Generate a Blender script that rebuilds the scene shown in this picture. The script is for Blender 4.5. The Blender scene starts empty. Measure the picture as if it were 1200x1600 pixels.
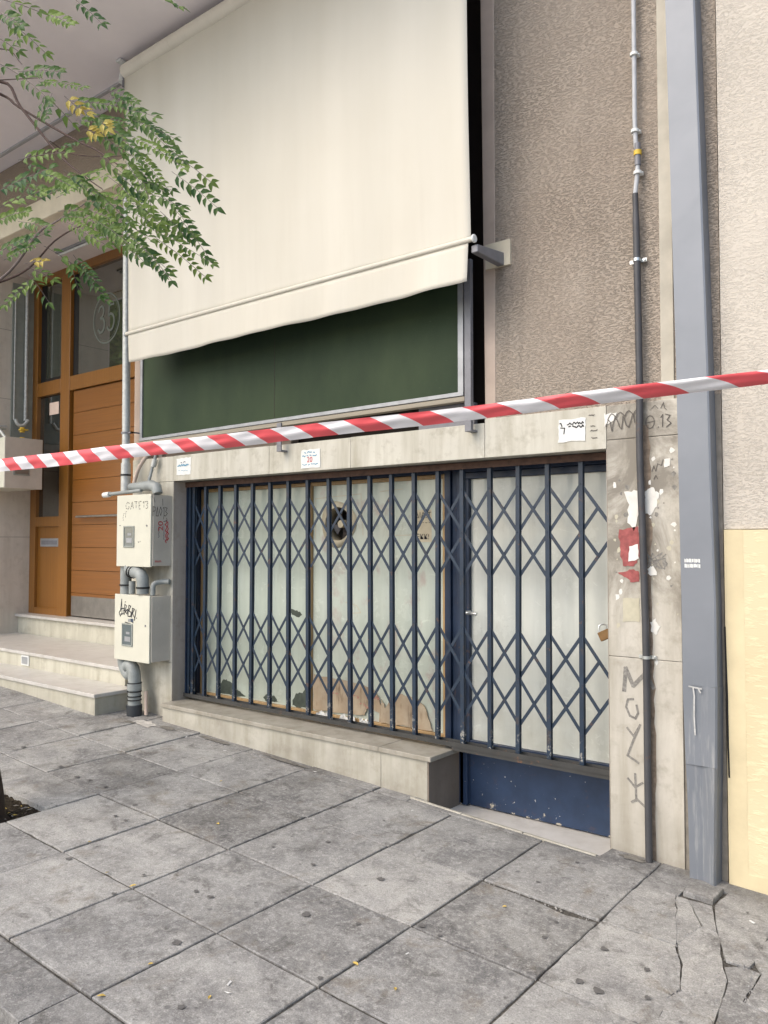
import bpy, bmesh, math, random
from mathutils import Vector, Matrix
R = math.radians
C = bpy.context.scene.collection
sc = bpy.context.scene
random.seed(7)

# ------------------------------------------------------------ camera
cam = bpy.data.objects.new('camera', bpy.data.cameras.new('camera')); C.objects.link(cam)
cam.location = (0, -4.213, 0)                       # world: facade plane Y=0, X along it, Z measured from the eye
cam.rotation_euler = (R(90 + 2.12), 0, R(38.5))
cam.data.sensor_fit = 'VERTICAL'; cam.data.sensor_height = 24; cam.data.lens = 19.05
cam.data.clip_start = .05; cam.data.clip_end = 2000
sc.camera = cam
# ------------------------------------------------------------ sky and sun
SUN_DIR = Vector((-.38, -.85, .95)).normalized()   # towards the sun
w = bpy.data.worlds.new('World'); sc.world = w; w.use_nodes = True
nt = w.node_tree; bg = nt.nodes['Background']
sky = nt.nodes.new('ShaderNodeTexSky'); sky.sky_type = 'NISHITA'; sky.sun_disc = False
sky.sun_elevation = math.asin(SUN_DIR.z); sky.sun_rotation = math.atan2(SUN_DIR.x, SUN_DIR.y)
sky.dust_density = 3.2; sky.air_density = 1.0; sky.ozone_density = .6
nt.links.new(sky.outputs[0], bg.inputs[0]); bg.inputs[1].default_value = .15
sun = bpy.data.objects.new('sun', bpy.data.lights.new('sun', 'SUN')); C.objects.link(sun)
sun.data.energy = .7; sun.data.angle = R(60); sun.data.color = (1, .96, .88)
sun.rotation_euler = (-SUN_DIR).to_track_quat('-Z', 'Y').to_euler()
sc.view_settings.view_transform = 'Standard'; sc.view_settings.look = 'None'
sc.view_settings.gamma = 1; sc.view_settings.exposure = 1.0
sc.render.engine = 'CYCLES'

# ------------------------------------------------------------ helpers
def link(o): C.objects.link(o); return o

def tag(o, label=None, cat=None, group=None, kind=None):
    if label: o['label'] = label
    if cat: o['category'] = cat
    if group: o['group'] = group
    if kind: o['kind'] = kind
    return o

def thing(name, loc, label, cat, group=None):
    o = link(bpy.data.objects.new(name, None)); o.location = loc; o.empty_display_size = .1
    return tag(o, label, cat, group)

def wloc(o):
    v = Vector((0, 0, 0))
    while o: v += o.location; o = o.parent
    return v

class MB:
    """collects geometry in world coordinates, builds it as one object"""
    def __init__(s): s.v = []; s.f = []; s.m = []
    def face(s, pts, m=0):
        n = len(s.v); s.v += [tuple(p) for p in pts]; s.f.append(tuple(range(n, n + len(pts)))); s.m.append(m); return s
    def box(s, x0, x1, y0, y1, z0, z1, m=0):
        n = len(s.v)
        s.v += [(x, y, z) for z in (z0, z1) for y in (y0, y1) for x in (x0, x1)]
        for q in ((0, 2, 3, 1), (4, 5, 7, 6), (0, 1, 5, 4), (2, 6, 7, 3), (0, 4, 6, 2), (1, 3, 7, 5)):
            s.f.append(tuple(n + i for i in q)); s.m.append(m)
        return s
    def hexa(s, b, t, m=0):          # bottom 4 pts, top 4 pts (ccw)
        n = len(s.v); s.v += [tuple(p) for p in b + t]
        for q in ((3, 2, 1, 0), (4, 5, 6, 7), (0, 1, 5, 4), (1, 2, 6, 5), (2, 3, 7, 6), (3, 0, 4, 7)):
            s.f.append(tuple(n + i for i in q)); s.m.append(m)
        return s
    def tube(s, pts, r, seg=12, m=0, cap=True):
        pts = [Vector(p) for p in pts]; rs = r if isinstance(r, (list, tuple)) else [r] * len(pts)
        n0 = len(s.v); prev = None
        for i, p in enumerate(pts):
            d = (pts[min(i + 1, len(pts) - 1)] - pts[max(i - 1, 0)]).normalized()
            if prev is None:
                u = d.orthogonal().normalized()
            else:
                u = (prev - d * prev.dot(d)).normalized()
            prev = u; v = d.cross(u)
            for k in range(seg):
                a = 2 * math.pi * k / seg
                s.v.append(tuple(p + (u * math.cos(a) + v * math.sin(a)) * rs[i]))
        for i in range(len(pts) - 1):
            for k in range(seg):
                a = n0 + i * seg + k; b = n0 + i * seg + (k + 1) % seg
                s.f.append((a, b, b + seg, a + seg)); s.m.append(m)
        if cap:
            s.f.append(tuple(n0 + k for k in range(seg))[::-1]); s.m.append(m)
            e = n0 + (len(pts) - 1) * seg
            s.f.append(tuple(e + k for k in range(seg))); s.m.append(m)
        return s
    def bar(s, a, b, w, t, nrm=(0, -1, 0), m=0):   # flat bar a->b, width w in plane, thickness t along nrm
        a = Vector(a); b = Vector(b); n = Vector(nrm); d = (b - a).normalized(); u = d.cross(n).normalized() * w / 2; n = n * t / 2
        return s.hexa([a - u - n, a + u - n, b + u - n, b - u - n], [a - u + n, a + u + n, b + u + n, b - u + n], m)
    def build(s, name, mats, parent=None, bevel=0, smooth=False, solid=0, merge=False):
        me = bpy.data.meshes.new(name); L = wloc(parent) if parent else Vector((0, 0, 0))
        me.from_pydata([tuple(Vector(p) - L) for p in s.v], [], s.f)
        if not isinstance(mats, (list, tuple)): mats = [mats]
        for q in mats: me.materials.append(q)
        me.polygons.foreach_set('material_index', s.m)
        if smooth: me.polygons.foreach_set('use_smooth', [True] * len(me.polygons))
        bm = bmesh.new(); bm.from_mesh(me)
        if smooth or merge: bmesh.ops.remove_doubles(bm, verts=bm.verts, dist=.00004)
        bmesh.ops.recalc_face_normals(bm, faces=bm.faces); bm.to_mesh(me); bm.free()
        me.update()
        o = link(bpy.data.objects.new(name, me))
        if parent: o.parent = parent
        if solid:
            q = o.modifiers.new('solid', 'SOLIDIFY'); q.thickness = solid; q.offset = 0
        if bevel:
            q = o.modifiers.new('bevel', 'BEVEL'); q.width = bevel; q.segments = 2; q.limit_method = 'ANGLE'; q.angle_limit = R(40)
        if smooth:
            try: me.set_sharp_from_angle(angle=R(50))
            except Exception: pass
        return o

def arc(cx, cy, cz, r, a0, a1, n=8, plane='xz'):
    out = []
    for i in range(n + 1):
        a = a0 + (a1 - a0) * i / n
        if plane == 'xz': out.append((cx + r * math.cos(a), cy, cz + r * math.sin(a)))
        else: out.append((cx, cy + r * math.cos(a), cz + r * math.sin(a)))
    return out

def catmull(P, n=6):
    P = [Vector(p) for p in P]; Q = [P[0] * 2 - P[1]] + P + [P[-1] * 2 - P[-2]]; out = []
    for i in range(1, len(Q) - 2):
        for k in range(n):
            t = k / n; a, b, c, d = Q[i - 1], Q[i], Q[i + 1], Q[i + 2]
            out.append(.5 * ((2 * b) + (c - a) * t + (2 * a - 5 * b + 4 * c - d) * t * t + (3 * b - a - 3 * c + d) * t ** 3))
    out.append(P[-1]); return out

# ------------------------------------------------------------ materials
class Mat:
    def __init__(s, name, rough=.7, metal=0, spec=.4):
        s.m = bpy.data.materials.new(name); s.m.use_nodes = True; s.t = s.m.node_tree; s.n = s.t.nodes
        s.b = s.n['Principled BSDF']; s.b.inputs['Roughness'].default_value = rough; s.b.inputs['Metallic'].default_value = metal
        s.b.inputs['Specular IOR Level'].default_value = spec
        s.tc = s.n.new('ShaderNodeTexCoord'); s.co = s.tc.outputs['Object']
    def L(s, a, b): s.t.links.new(a, b)
    def mapping(s, scale=(1, 1, 1), rot=(0, 0, 0), loc=(0, 0, 0)):
        q = s.n.new('ShaderNodeMapping'); q.inputs['Scale'].default_value = scale; q.inputs['Rotation'].default_value = rot; q.inputs['Location'].default_value = loc
        s.L(s.co, q.inputs[0]); return q.outputs[0]
    def noise(s, scale=5, detail=6, rough=.6, vec=None, dist=0):
        q = s.n.new('ShaderNodeTexNoise'); q.inputs['Scale'].default_value = scale; q.inputs['Detail'].default_value = detail
        q.inputs['Roughness'].default_value = rough; q.inputs['Distortion'].default_value = dist
        s.L(vec if vec else s.co, q.inputs['Vector']); return q.outputs['Fac']
    def voro(s, scale=5, vec=None, feature='F1', rand=1):
        q = s.n.new('ShaderNodeTexVoronoi'); q.feature = feature; q.inputs['Scale'].default_value = scale; q.inputs['Randomness'].default_value = rand
        s.L(vec if vec else s.co, q.inputs['Vector']); return q.outputs['Distance']
    def ramp(s, fac, stops):
        q = s.n.new('ShaderNodeValToRGB'); e = q.color_ramp.elements
        while len(e) < len(stops): e.new(.5)
        for i, (p, c) in enumerate(stops):
            e[i].position = p; e[i].color = (c, c, c, 1) if isinstance(c, (int, float)) else (*c, 1)
        s.L(fac, q.inputs[0]); return q.outputs[0]
    def mix(s, fac, a, b, mode='MIX'):
        q = s.n.new('ShaderNodeMix'); q.data_type = 'RGBA'; q.blend_type = mode
        for sock, v in ((q.inputs[0], fac), (q.inputs[6], a), (q.inputs[7], b)):
            if isinstance(v, (int, float)): sock.default_value = v if sock == q.inputs[0] else (v, v, v, 1)
            elif isinstance(v, tuple): sock.default_value = (*v, 1)
            else: s.L(v, sock)
        return q.outputs[2]
    def math(s, op, a, b=0, clamp=False):
        q = s.n.new('ShaderNodeMath'); q.operation = op; q.use_clamp = clamp
        for sock, v in ((q.inputs[0], a), (q.inputs[1], b)):
            if isinstance(v, (int, float)): sock.default_value = v
            else: s.L(v, sock)
        return q.outputs[0]
    def sep(s, k, vec=None):
        q = s.n.new('ShaderNodeSeparateXYZ'); s.L(vec if vec else s.co, q.inputs[0]); return q.outputs[k]
    def pos(s, k):
        g = s.n.new('ShaderNodeNewGeometry'); return s.sep(k, g.outputs['Position'])
    def mrange(s, v, a, b, c=0, d=1):
        q = s.n.new('ShaderNodeMapRange'); s.L(v, q.inputs[0])
        for i, x in zip((1, 2, 3, 4), (a, b, c, d)): q.inputs[i].default_value = x
        return q.outputs[0]
    def color(s, c):
        if isinstance(c, tuple): s.b.inputs['Base Color'].default_value = (*c, 1)
        else: s.L(c, s.b.inputs['Base Color'])
        return s
    def rough(s, v): s.L(v, s.b.inputs['Roughness']); return s
    def bump(s, h, strength=.3, dist=.01):
        q = s.n.new('ShaderNodeBump'); q.inputs['Strength'].default_value = strength; q.inputs['Distance'].default_value = dist
        s.L(h, q.inputs['Height']); s.L(q.outputs[0], s.b.inputs['Normal']); return s

def plain(name, c, rough=.6, metal=0, var=.12, scale=8, bump=0, spec=.4):
    m = Mat(name, rough, metal, spec); n = m.noise(scale, 6)
    m.color(m.mix(m.ramp(n, [(.3, 0.), (.7, 1.)]), tuple(x * (1 - var) for x in c), tuple(min(1, x * (1 + var)) for x in c)))
    if bump: m.bump(m.noise(scale * 6, 5), bump, .003)
    return m.m

def mk_stucco(name, c1, c2, scale=16, strength=.9, dist=.012, streak=True, squash=3.0, dirt=0.):
    m = Mat(name, .92, 0, .15)
    v = m.mapping((1, 1, squash), (0, R(8), 0))
    h1 = m.noise(scale, 5, .6, v, .15); h2 = m.noise(scale * 3.2, 4, .65, v)
    ridge = m.ramp(h1, [(.50, 0.), (.57, .55), (.66, 1.)])
    big = m.ramp(m.noise(1.7, 5, .6), [(.3, .45), (.7, 1.)]); ridge = m.math('MULTIPLY', ridge, big)
    h = m.math('ADD', ridge, m.math('MULTIPLY', h2, .4))
    col = m.mix(m.ramp(m.noise(1.3, 5), [(.3, 0.), (.7, 1.)]), c1, c2)
    col = m.mix(m.math('MULTIPLY', ridge, .45), col, tuple(min(1, x * 1.28) for x in c2))
    if dirt:
        sv = m.mapping((3.2, 3.2, .35)); d = m.ramp(m.noise(1.6, 6, .6, sv), [(.5, 0.), (.8, 1.)])
        col = m.mix(m.math('MULTIPLY', d, dirt), col, tuple(x * .55 for x in c1))
    m.color(col).bump(h, strength, dist); return m.m

def mk_marble(name, c=(.66, .63, .54), grime=.45, vein=.25, low=None, rough=.45, stains=0.):
    m = Mat(name, rough, 0, .4)
    base = m.mix(m.ramp(m.noise(1.5, 5, .6, None, 1.2), [(.3, 0.), (.7, 1.)]), c, tuple(x * .86 for x in c))
    sv = m.mapping((5, 5, .5))
    st = m.ramp(m.noise(1.7, 7, .65, sv), [(.42, 0.), (.75, 1.)])
    col = m.mix(m.math('MULTIPLY', st, grime * 1.2), base, (c[0] * .58, c[1] * .56, c[2] * .5))
    sp = m.ramp(m.noise(9, 8, .7), [(.52, 0.), (.68, 1.)])
    col = m.mix(m.math('MULTIPLY', sp, grime * .7), col, (c[0] * .5, c[1] * .47, c[2] * .42))
    if stains:
        b2 = m.ramp(m.noise(3.2, 7, .7, m.mapping((1, 1, .8), (0, 0, 0), (3, 1, 2)), .7), [(.38, 0.), (.58, 1.)])
        hz = m.mrange(m.pos(2), -.62, -.2, .18, 1)
        col = m.mix(m.math('MULTIPLY', m.math('MULTIPLY', b2, hz), stains), col, (.21, .19, .155))
    if low is not None:    # splash dirt along the foot of the stone
        g = m.mrange(m.pos(2), low + .35, low, 0, 1)
        g = m.math('MULTIPLY', g, m.ramp(m.noise(5, 6), [(.3, .25), (.7, 1.)]))
        col = m.mix(m.math('MULTIPLY', g, .65), col, (.22, .2, .16))
    m.color(col).bump(m.noise(30, 6, .7), .12, .002); return m.m

def mk_metal_paint(name, c, rust=.5, rough=.45, chips=None, chipc=(.62, .62, .56)):
    m = Mat(name, rough, 0, .5)
    col = m.mix(m.ramp(m.noise(7, 6), [(.3, 0.), (.7, 1.)]), c, tuple(x * 1.5 + .004 for x in c))
    r = m.ramp(m.noise(16, 8, .7), [(.60, 0.), (.68, 1.)])
    col = m.mix(m.math('MULTIPLY', r, rust), col, (.13, .065, .035))
    if chips and 'gate' in name:
        k = m.ramp(m.noise(30, 6, .7), [(.56, 0.), (.60, 1.)]); col = m.mix(m.math('MULTIPLY', k, m.mrange(m.pos(2), -1.1, -1.26)), col, chipc)
        r2 = m.ramp(m.noise(22, 6, .7, m.mapping((1, 1, .5), (0, 0, 0), (5, 5, 5))), [(.58, 0.), (.66, 1.)]); col = m.mix(m.math('MULTIPLY', r2, .55), col, (.07, .05, .035))
    elif chips:
        k = m.ramp(m.noise(48, 4, .6), [(.70, 0.), (.725, 1.)]); g = m.mrange(m.pos(2), chips[1], chips[0], .55, 1)
        k2 = m.ramp(m.math('ADD', m.noise(11, 7, .7), m.mrange(m.pos(2), chips[0] + .07, chips[0], 0, .22)), [(.70, 0.), (.73, 1.)])
        col = m.mix(m.math('MULTIPLY', k, g), col, chipc); col = m.mix(k2, col, (.42, .38, .30))
    m.color(col).bump(m.noise(40, 5), .12, .002); return m.m

M = {}
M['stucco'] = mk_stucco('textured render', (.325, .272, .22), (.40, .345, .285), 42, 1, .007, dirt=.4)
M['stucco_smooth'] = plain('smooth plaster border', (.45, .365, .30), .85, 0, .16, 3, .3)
M['stucco_dark'] = mk_stucco('shaded brown render', (.27, .215, .165), (.33, .27, .21), 22, .7, .008)  # the textured render again, with the balcony's shade put into its colour
M['cream_band'] = plain('cream plaster', (.68, .61, .46), .85, 0, .15, 3, .3)
M['soffit'] = plain('pinkish painted plaster', (.86, .80, .80), .85, 0, .06, 1.2, .15)
M['porch'] = plain('pinkish grey plaster', (.74, .66, .61), .85, 0, .12, 1.5, .25)
M['neigh'] = mk_stucco('pale pinkish dashed render', (.52, .475, .41), (.60, .555, .48), 50, .8, .005, dirt=.22)
M['neigh_low'] = mk_stucco('cream yellow dashed render', (.60, .515, .33), (.65, .56, .37), 14, .3, .007)
M['neigh_flat'] = plain('cream yellow smooth plaster', (.61, .525, .335), .8, 0, .12, 4, .3)
M['lintel'] = mk_marble('weathered cream marble', (.585, .565, .485), .75, low=-1.45)
M['pillar'] = mk_marble('stained cream marble', (.56, .53, .46), .75, low=-1.66, stains=1.)
M['jamb'] = mk_marble('grimy marble reveal', (.44, .39, .34), .55, low=-1.3)  # reveal's shade put into a darker base colour, grime over it
M['step'] = mk_marble('cream step marble', (.59, .57, .47), .6, low=-1.5)
M['tread'] = mk_marble('grey white tread marble', (.58, .56, .52), .35, rough=.35)
M['sillstone'] = mk_marble('grey sill marble', (.38, .355, .30), .8)
M['sillside'] = mk_marble('dirty brown marble', (.21, .175, .14), .5)  # plinth's end face, a much darker brown than its front
M['mortar'] = plain('joint mortar', (.22, .20, .17), .95, 0, .2, 20)
M['white_strip'] = plain('pale sealing strip', (.44, .41, .34), .8, 0, .14, 6, .2)
M['wall_inner'] = plain('interior dark', (.02, .018, .016), .9)
M['shutter'] = plain('dark brown shutter', (.035, .025, .02), .6)

def mk_wood(name, c, horiz=False, rough=.38):
    m = Mat(name, rough, 0, .5)
    v = m.mapping((.6, 6, 30) if horiz else (30, 30, .7))
    n = m.noise(1.6, 7, .65, v, .5); n2 = m.noise(.9, 3)
    col = m.mix(m.ramp(n, [(.3, 0.), (.7, 1.)]), tuple(x * .78 for x in c), tuple(x * 1.12 for x in c))
    col = m.mix(m.math('MULTIPLY', n2, .35), col, tuple(x * .7 for x in c))
    m.color(col).bump(n, .06, .002); m.b.inputs['Coat Weight'].default_value = .25; m.b.inputs['Coat Roughness'].default_value = .25
    return m.m
M['wood'] = mk_wood('varnished orange wood', (.27, .112, .018))
M['woodh'] = mk_wood('varnished orange wood boards', (.245, .092, .014), True)
M['oldwood'] = mk_wood('worn yellow wood', (.42, .27, .12), False, .6)
M['black'] = plain('black gap', (.008, .008, .008), .7)
M['steel'] = plain('brushed steel', (.42, .40, .37), .32, .9, .15, 10)
M['galv'] = plain('galvanised pipe', (.50, .51, .48), .5, .35, .18, 30, .15)
M['greypipe'] = plain('grey plastic pipe', (.26, .28, .27), .45, 0, .2, 12, .1)
M['greypipe_dark'] = plain('dark grey coupling', (.035, .04, .045), .5, 0, .2, 12)
M['rubber'] = plain('black rubber ring', (.015, .015, .015), .6)
M['duct'] = None
M['alum'] = plain('dull aluminium', (.34, .35, .36), .45, .4, .15, 10, .1)
M['alumdark'] = plain('grey painted steel', (.20, .20, .215), .5, .2, .15, 10, .1)
M['oldrail'] = mk_wood('worn painted wood rail', (.33, .29, .22), True, .7)
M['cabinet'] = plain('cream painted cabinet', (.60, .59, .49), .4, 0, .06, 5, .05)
M['cabinet_side'] = plain('dull cream cabinet side', (.52, .48, .41), .45, 0, .1, 5, .05)  # cabinet paint again, darkened for the faces turned from the light
M['cab_frame'] = plain('grey window rim', (.28, .30, .27), .5)
M['ink'] = plain('black marker ink', (.015, .015, .02), .6)
M['inkfade'] = plain('faded grey spray paint', (.21, .20, .18), .85, 0, .4, 60)
M['inkpencil'] = plain('thin dark scrawl', (.10, .09, .08), .8)
M['inkblue'] = plain('blue print', (.08, .28, .42), .6)
M['inkred'] = plain('red print', (.50, .04, .05), .6)
M['inkredfade'] = plain('faded red print', (.40, .19, .15), .8)
M['inkdark'] = plain('dark blue print', (.04, .06, .10), .6)
M['paper'] = plain('white paper', (.70, .71, .68), .8, 0, .08, 14, .1)
M['paperscrap'] = plain('torn white paper', (.68, .67, .62), .85, 0, .1, 20, .3)
M['papercream'] = plain('yellowed paper', (.56, .50, .36), .8, 0, .1, 12)
M['redposter'] = plain('torn red poster', (.30, .085, .08), .8, 0, .3, 30, .3)
M['pinknote'] = plain('pale pink note', (.74, .58, .48), .7, 0, .05)
M['brass'] = plain('old brass', (.19, .11, .045), .5, .5, .3, 14)
M['yellow'] = plain('yellow gas valve', (.62, .42, .05), .5)
M['galvclamp'] = plain('bright zinc clamp', (.62, .64, .62), .3, .8, .1, 30)
M['conduit_light'] = plain('light grey conduit', (.44, .45, .46), .5, 0, .12, 20)
M['card'] = None
M['soil'] = None

def mk_duct():
    m = Mat('blue grey sheet metal', .42, .15, .5)
    col = m.mix(m.ramp(m.noise(1.6, 4), [(.3, 0.), (.7, 1.)]), (.165, .182, .205), (.212, .228, .253))
    z = m.pos(2); x = m.pos(0)
    st = m.ramp(m.noise(6, 6, .65, m.mapping((9, 9, .8))), [(.52, 0.), (.72, 1.)])
    low = m.mrange(z, -.6, -1.0)
    col = m.mix(m.math('MULTIPLY', m.math('MULTIPLY', st, low), .5), col, (.42, .42, .40))
    m.color(col).bump(m.noise(3.5, 3, .5, None, .4), .35, .012)
    return m.m
M['duct'] = mk_duct()

def mk_soil():
    m = Mat('dark soil', .95, 0, .1); m.color(m.ramp(m.noise(40, 7, .7), [(.35, (.012, .010, .007)), (.55, (.05, .04, .028)), (.75, (.14, .11, .075))]))
    m.bump(m.noise(60, 6, .7), 1, .02); return m.m
M['soil'] = mk_soil()

def mk_joint():
    m = Mat('joint dirt', .95, 0, .1); m.color(m.ramp(m.noise(60, 7, .7), [(.35, (.05, .046, .04)), (.6, (.12, .112, .098)), (.8, (.24, .23, .2))]))
    m.bump(m.noise(90, 5, .7), .8, .008); return m.m
M['joint'] = mk_joint()

def mk_slab(name='concrete paving', bright=1.):
    m = Mat(name, .8, 0, .3)
    at = m.n.new('ShaderNodeAttribute'); at.attribute_name = 'tone'; tone = at.outputs['Fac']
    base = m.ramp(tone, [(0., (.21 * bright, .205 * bright, .195 * bright)), (.5, (.34 * bright, .335 * bright, .32 * bright)), (1., (.46 * bright, .45 * bright, .42 * bright))])
    # shift each slab's pattern by its tone so that no two look the same
    cv = m.n.new('ShaderNodeVectorMath'); cv.operation = 'ADD'; m.L(m.co, cv.inputs[0])
    cb = m.n.new('ShaderNodeCombineXYZ'); m.L(m.math('MULTIPLY', tone, 37.), cb.inputs[2]); m.L(cb.outputs[0], cv.inputs[1]); v = cv.outputs[0]
    n1 = m.ramp(m.noise(3.1, 9, .68, v, .6), [(.40, 0.), (.60, 1.)])
    col = m.mix(m.math('MULTIPLY', n1, .75), base, m.mix(1, base, (.50, .50, .52), 'MULTIPLY'))
    n2 = m.ramp(m.noise(6, 10, .75, v, .4), [(.47, 0.), (.62, 1.)])
    col = m.mix(m.math('MULTIPLY', n2, .5), col, (.46 * bright, .455 * bright, .435 * bright))
    n4 = m.ramp(m.noise(5, 8, .7, m.mapping((1, 1, 1), (0, 0, 1), (7, 3, 1)), .8), [(.54, 0.), (.64, 1.)])
    col = m.mix(m.math('MULTIPLY', n4, .65), col, (.11, .104, .095))
    grit = m.ramp(m.noise(38, 10, .82, v), [(.50, 0.), (.60, 1.)]); col = m.mix(m.math('MULTIPLY', grit, .5), col, (.58 * bright, .57 * bright, .54 * bright))
    pits = m.ramp(m.noise(55, 8, .8, m.mapping((1, 1, 1), (0, 0, .5), (3, 9, 2))), [(.56, 0.), (.63, 1.)]); col = m.mix(m.math('MULTIPLY', pits, .62), col, (.12, .115, .105))
    lt_ = m.ramp(m.noise(1.9, 9, .7, m.mapping((1, 1, 1), (0, 0, .9), (21, 5, 2)), .8), [(.50, 0.), (.60, 1.)]); col = m.mix(m.math('MULTIPLY', lt_, .30), col, (.56 * bright, .55 * bright, .51 * bright))
    dk_ = m.ramp(m.noise(1.5, 10, .74, m.mapping((1, 1, 1), (0, 0, 1.7), (2, 31, 2)), .8), [(.52, 0.), (.62, 1.)]); col = m.mix(m.math('MULTIPLY', dk_, .42), col, (.14, .135, .125))
    brown = m.ramp(m.noise(4.3, 9, .75, m.mapping((1, 1, 1), (0, 0, 2), (1, 13, 4)), .4), [(.56, 0.), (.68, 1.)]); col = m.mix(m.math('MULTIPLY', brown, .6), col, (.19, .155, .11))
    fine = m.noise(160, 4, .7)
    col = m.mix(.5, col, m.ramp(fine, [(.3, 0.04), (.7, .55)]), 'OVERLAY')
    sp = m.ramp(m.math('ADD', m.voro(15, v), m.math('MULTIPLY', m.noise(60, 3), .16)), [(.12, 1.), (.24, 0.)]); spm = m.ramp(m.noise(3.1, 4, .6, v), [(.46, 0.), (.55, 1.)])
    col = m.mix(m.math('MULTIPLY', m.math('MULTIPLY', sp, spm), .75), col, (.075, .072, .068))
    sp2 = m.ramp(m.voro(5.3, v), [(.045, 1.), (.075, 0.)])
    col = m.mix(m.math('MULTIPLY', sp2, .6), col, (.09, .088, .088))
    # dirt that gathers in the strip beside the facade
    g = m.mrange(m.pos(1), -.32, -.05, 0, 1); g = m.math('MULTIPLY', g, m.ramp(m.noise(4, 6), [(.35, .1), (.65, 1.)]))
    col = m.mix(m.math('MULTIPLY', g, .6), col, (.10, .095, .085))
    m.color(col)
    h = m.math('ADD', m.math('MULTIPLY', m.noise(14, 7, .7, v), .6), m.math('MULTIPLY', fine, .35))
    m.bump(h, .8, .006); return m.m
M['slab'] = mk_slab()
M['kerb'] = mk_slab('kerb stone', .9)
M['gum'] = plain('old chewing gum', (.115, .11, .105), .8, 0, .25, 60, .2)
M['paleground'] = plain('pale paved ground', (.42, .41, .39), .9, 0, .2, 2)  # unseen far ground, made pale to bounce light up to the soffit
M['asphalt'] = plain('asphalt', (.13, .13, .125), .9, 0, .3, 40, .8)

def mk_fabric():
    m = Mat('cream awning canvas', .85, 0, .15)
    v = m.mapping((2.2, 2.2, .25))
    col = m.mix(m.ramp(m.noise(1.2, 4, .5, v), [(.3, 0.), (.7, 1.)]), (.59, .56, .475), (.65, .62, .535))
    col = m.mix(m.math('MULTIPLY', m.ramp(m.noise(.7, 6, .6), [(.45, 0.), (.75, 1.)]), .18), col, (.5, .44, .33))
    sk = m.ramp(m.noise(2.5, 7, .7, m.mapping((7, 7, .5))), [(.5, 0.), (.8, 1.)])
    col = m.mix(m.math('MULTIPLY', m.math('MULTIPLY', sk, m.mrange(m.pos(2), 2.6, 1.5, .15, 1)), .2), col, (.45, .41, .33))
    m.color(col)
    h = m.math('ADD', m.noise(1.1, 2, .4, m.mapping((3, 1, .5))), m.math('MULTIPLY', m.noise(400, 2), .03))
    m.bump(h, .28, .03); return m.m
M['fabric'] = mk_fabric()

def mk_screen():
    m = Mat('dark green fly mesh', .62, 0, .25)
    x = m.sep(0); z = m.sep(2)
    wx = m.math('SINE', m.math('MULTIPLY', x, 900)); wz = m.math('SINE', m.math('MULTIPLY', z, 900))
    h = m.math('MULTIPLY', wx, wz)
    n = m.ramp(m.noise(1.4, 5, .6, m.mapping((1, 1, .5))), [(.3, 0.), (.7, 1.)])
    col = m.mix(n, (.014, .030, .014), (.040, .062, .028))
    dust = m.ramp(m.noise(80, 3, .8), [(.66, 0.), (.72, 1.)])
    col = m.mix(m.math('MULTIPLY', dust, .12), col, (.3, .32, .25))
    m.color(col).bump(h, .25, .001); return m.m
M['screen'] = mk_screen()
M['rollerfab'] = plain('cream roller cover', (.74, .70, .60), .7, 0, .05, 6)
M['trimgrey'] = plain('pale grey trim', (.42, .41, .41), .6, 0, .1, 6)

def mk_pane(name, c1, c2, pinkish=0., rough=.14):
    m = Mat(name, rough, 0, .5)
    v = m.mapping((6, 6, .6))
    col = m.mix(m.ramp(m.noise(1.8, 6, .6, v), [(.3, 0.), (.7, 1.)]), c1, c2)
    b = m.ramp(m.noise(2.6, 6, .6), [(.5, 0.), (.7, 1.)])
    col = m.mix(m.math('MULTIPLY', b, .35), col, tuple(x * .72 for x in c1))
    g = m.math('MULTIPLY', m.mrange(m.pos(2), -.75, -1.3), m.ramp(m.noise(4, 6), [(.35, 0.), (.7, 1.)]))
    col = m.mix(m.math('MULTIPLY', g, .55), col, (.34, .32, .24))
    if pinkish:
        p = m.ramp(m.noise(5.5, 4, .6, m.mapping((1, 1, .8), (0, 0, 0), (2, 0, 5))), [(.56, 0.), (.68, 1.)])
        col = m.mix(m.math('MULTIPLY', p, pinkish), col, (.42, .30, .27))
    sm_ = m.ramp(m.noise(3.0, 8, .75, m.mapping((1.5, 1, 3), (0, R(35), 0), (4, 0, 2)), 1.5), [(.60, 0.), (.66, 1.)])
    col = m.mix(m.math('MULTIPLY', sm_, .4), col, tuple(min(1, x * 1.25) for x in c2))
    dk = m.ramp(m.noise(9, 8, .75, m.mapping((1, 1, .35))), [(.58, 0.), (.72, 1.)]); col = m.mix(m.math('MULTIPLY', dk, .45), col, (.30, .28, .21))
    m.rough(m.ramp(m.noise(5, 6, .7), [(.3, .08), (.7, .35)]))
    m.color(col); m.b.inputs['Coat Weight'].default_value = .35; m.b.inputs['Coat Roughness'].default_value = .04
    return m.m
M['pane1'] = mk_pane('green white painted glass', (.43, .49, .42), (.53, .59, .51))
M['pane2'] = mk_pane('blotched painted glass', (.46, .51, .44), (.56, .61, .53), .6)
M['pane3'] = mk_pane('grey white painted glass', (.54, .56, .51), (.64, .66, .60))

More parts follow.
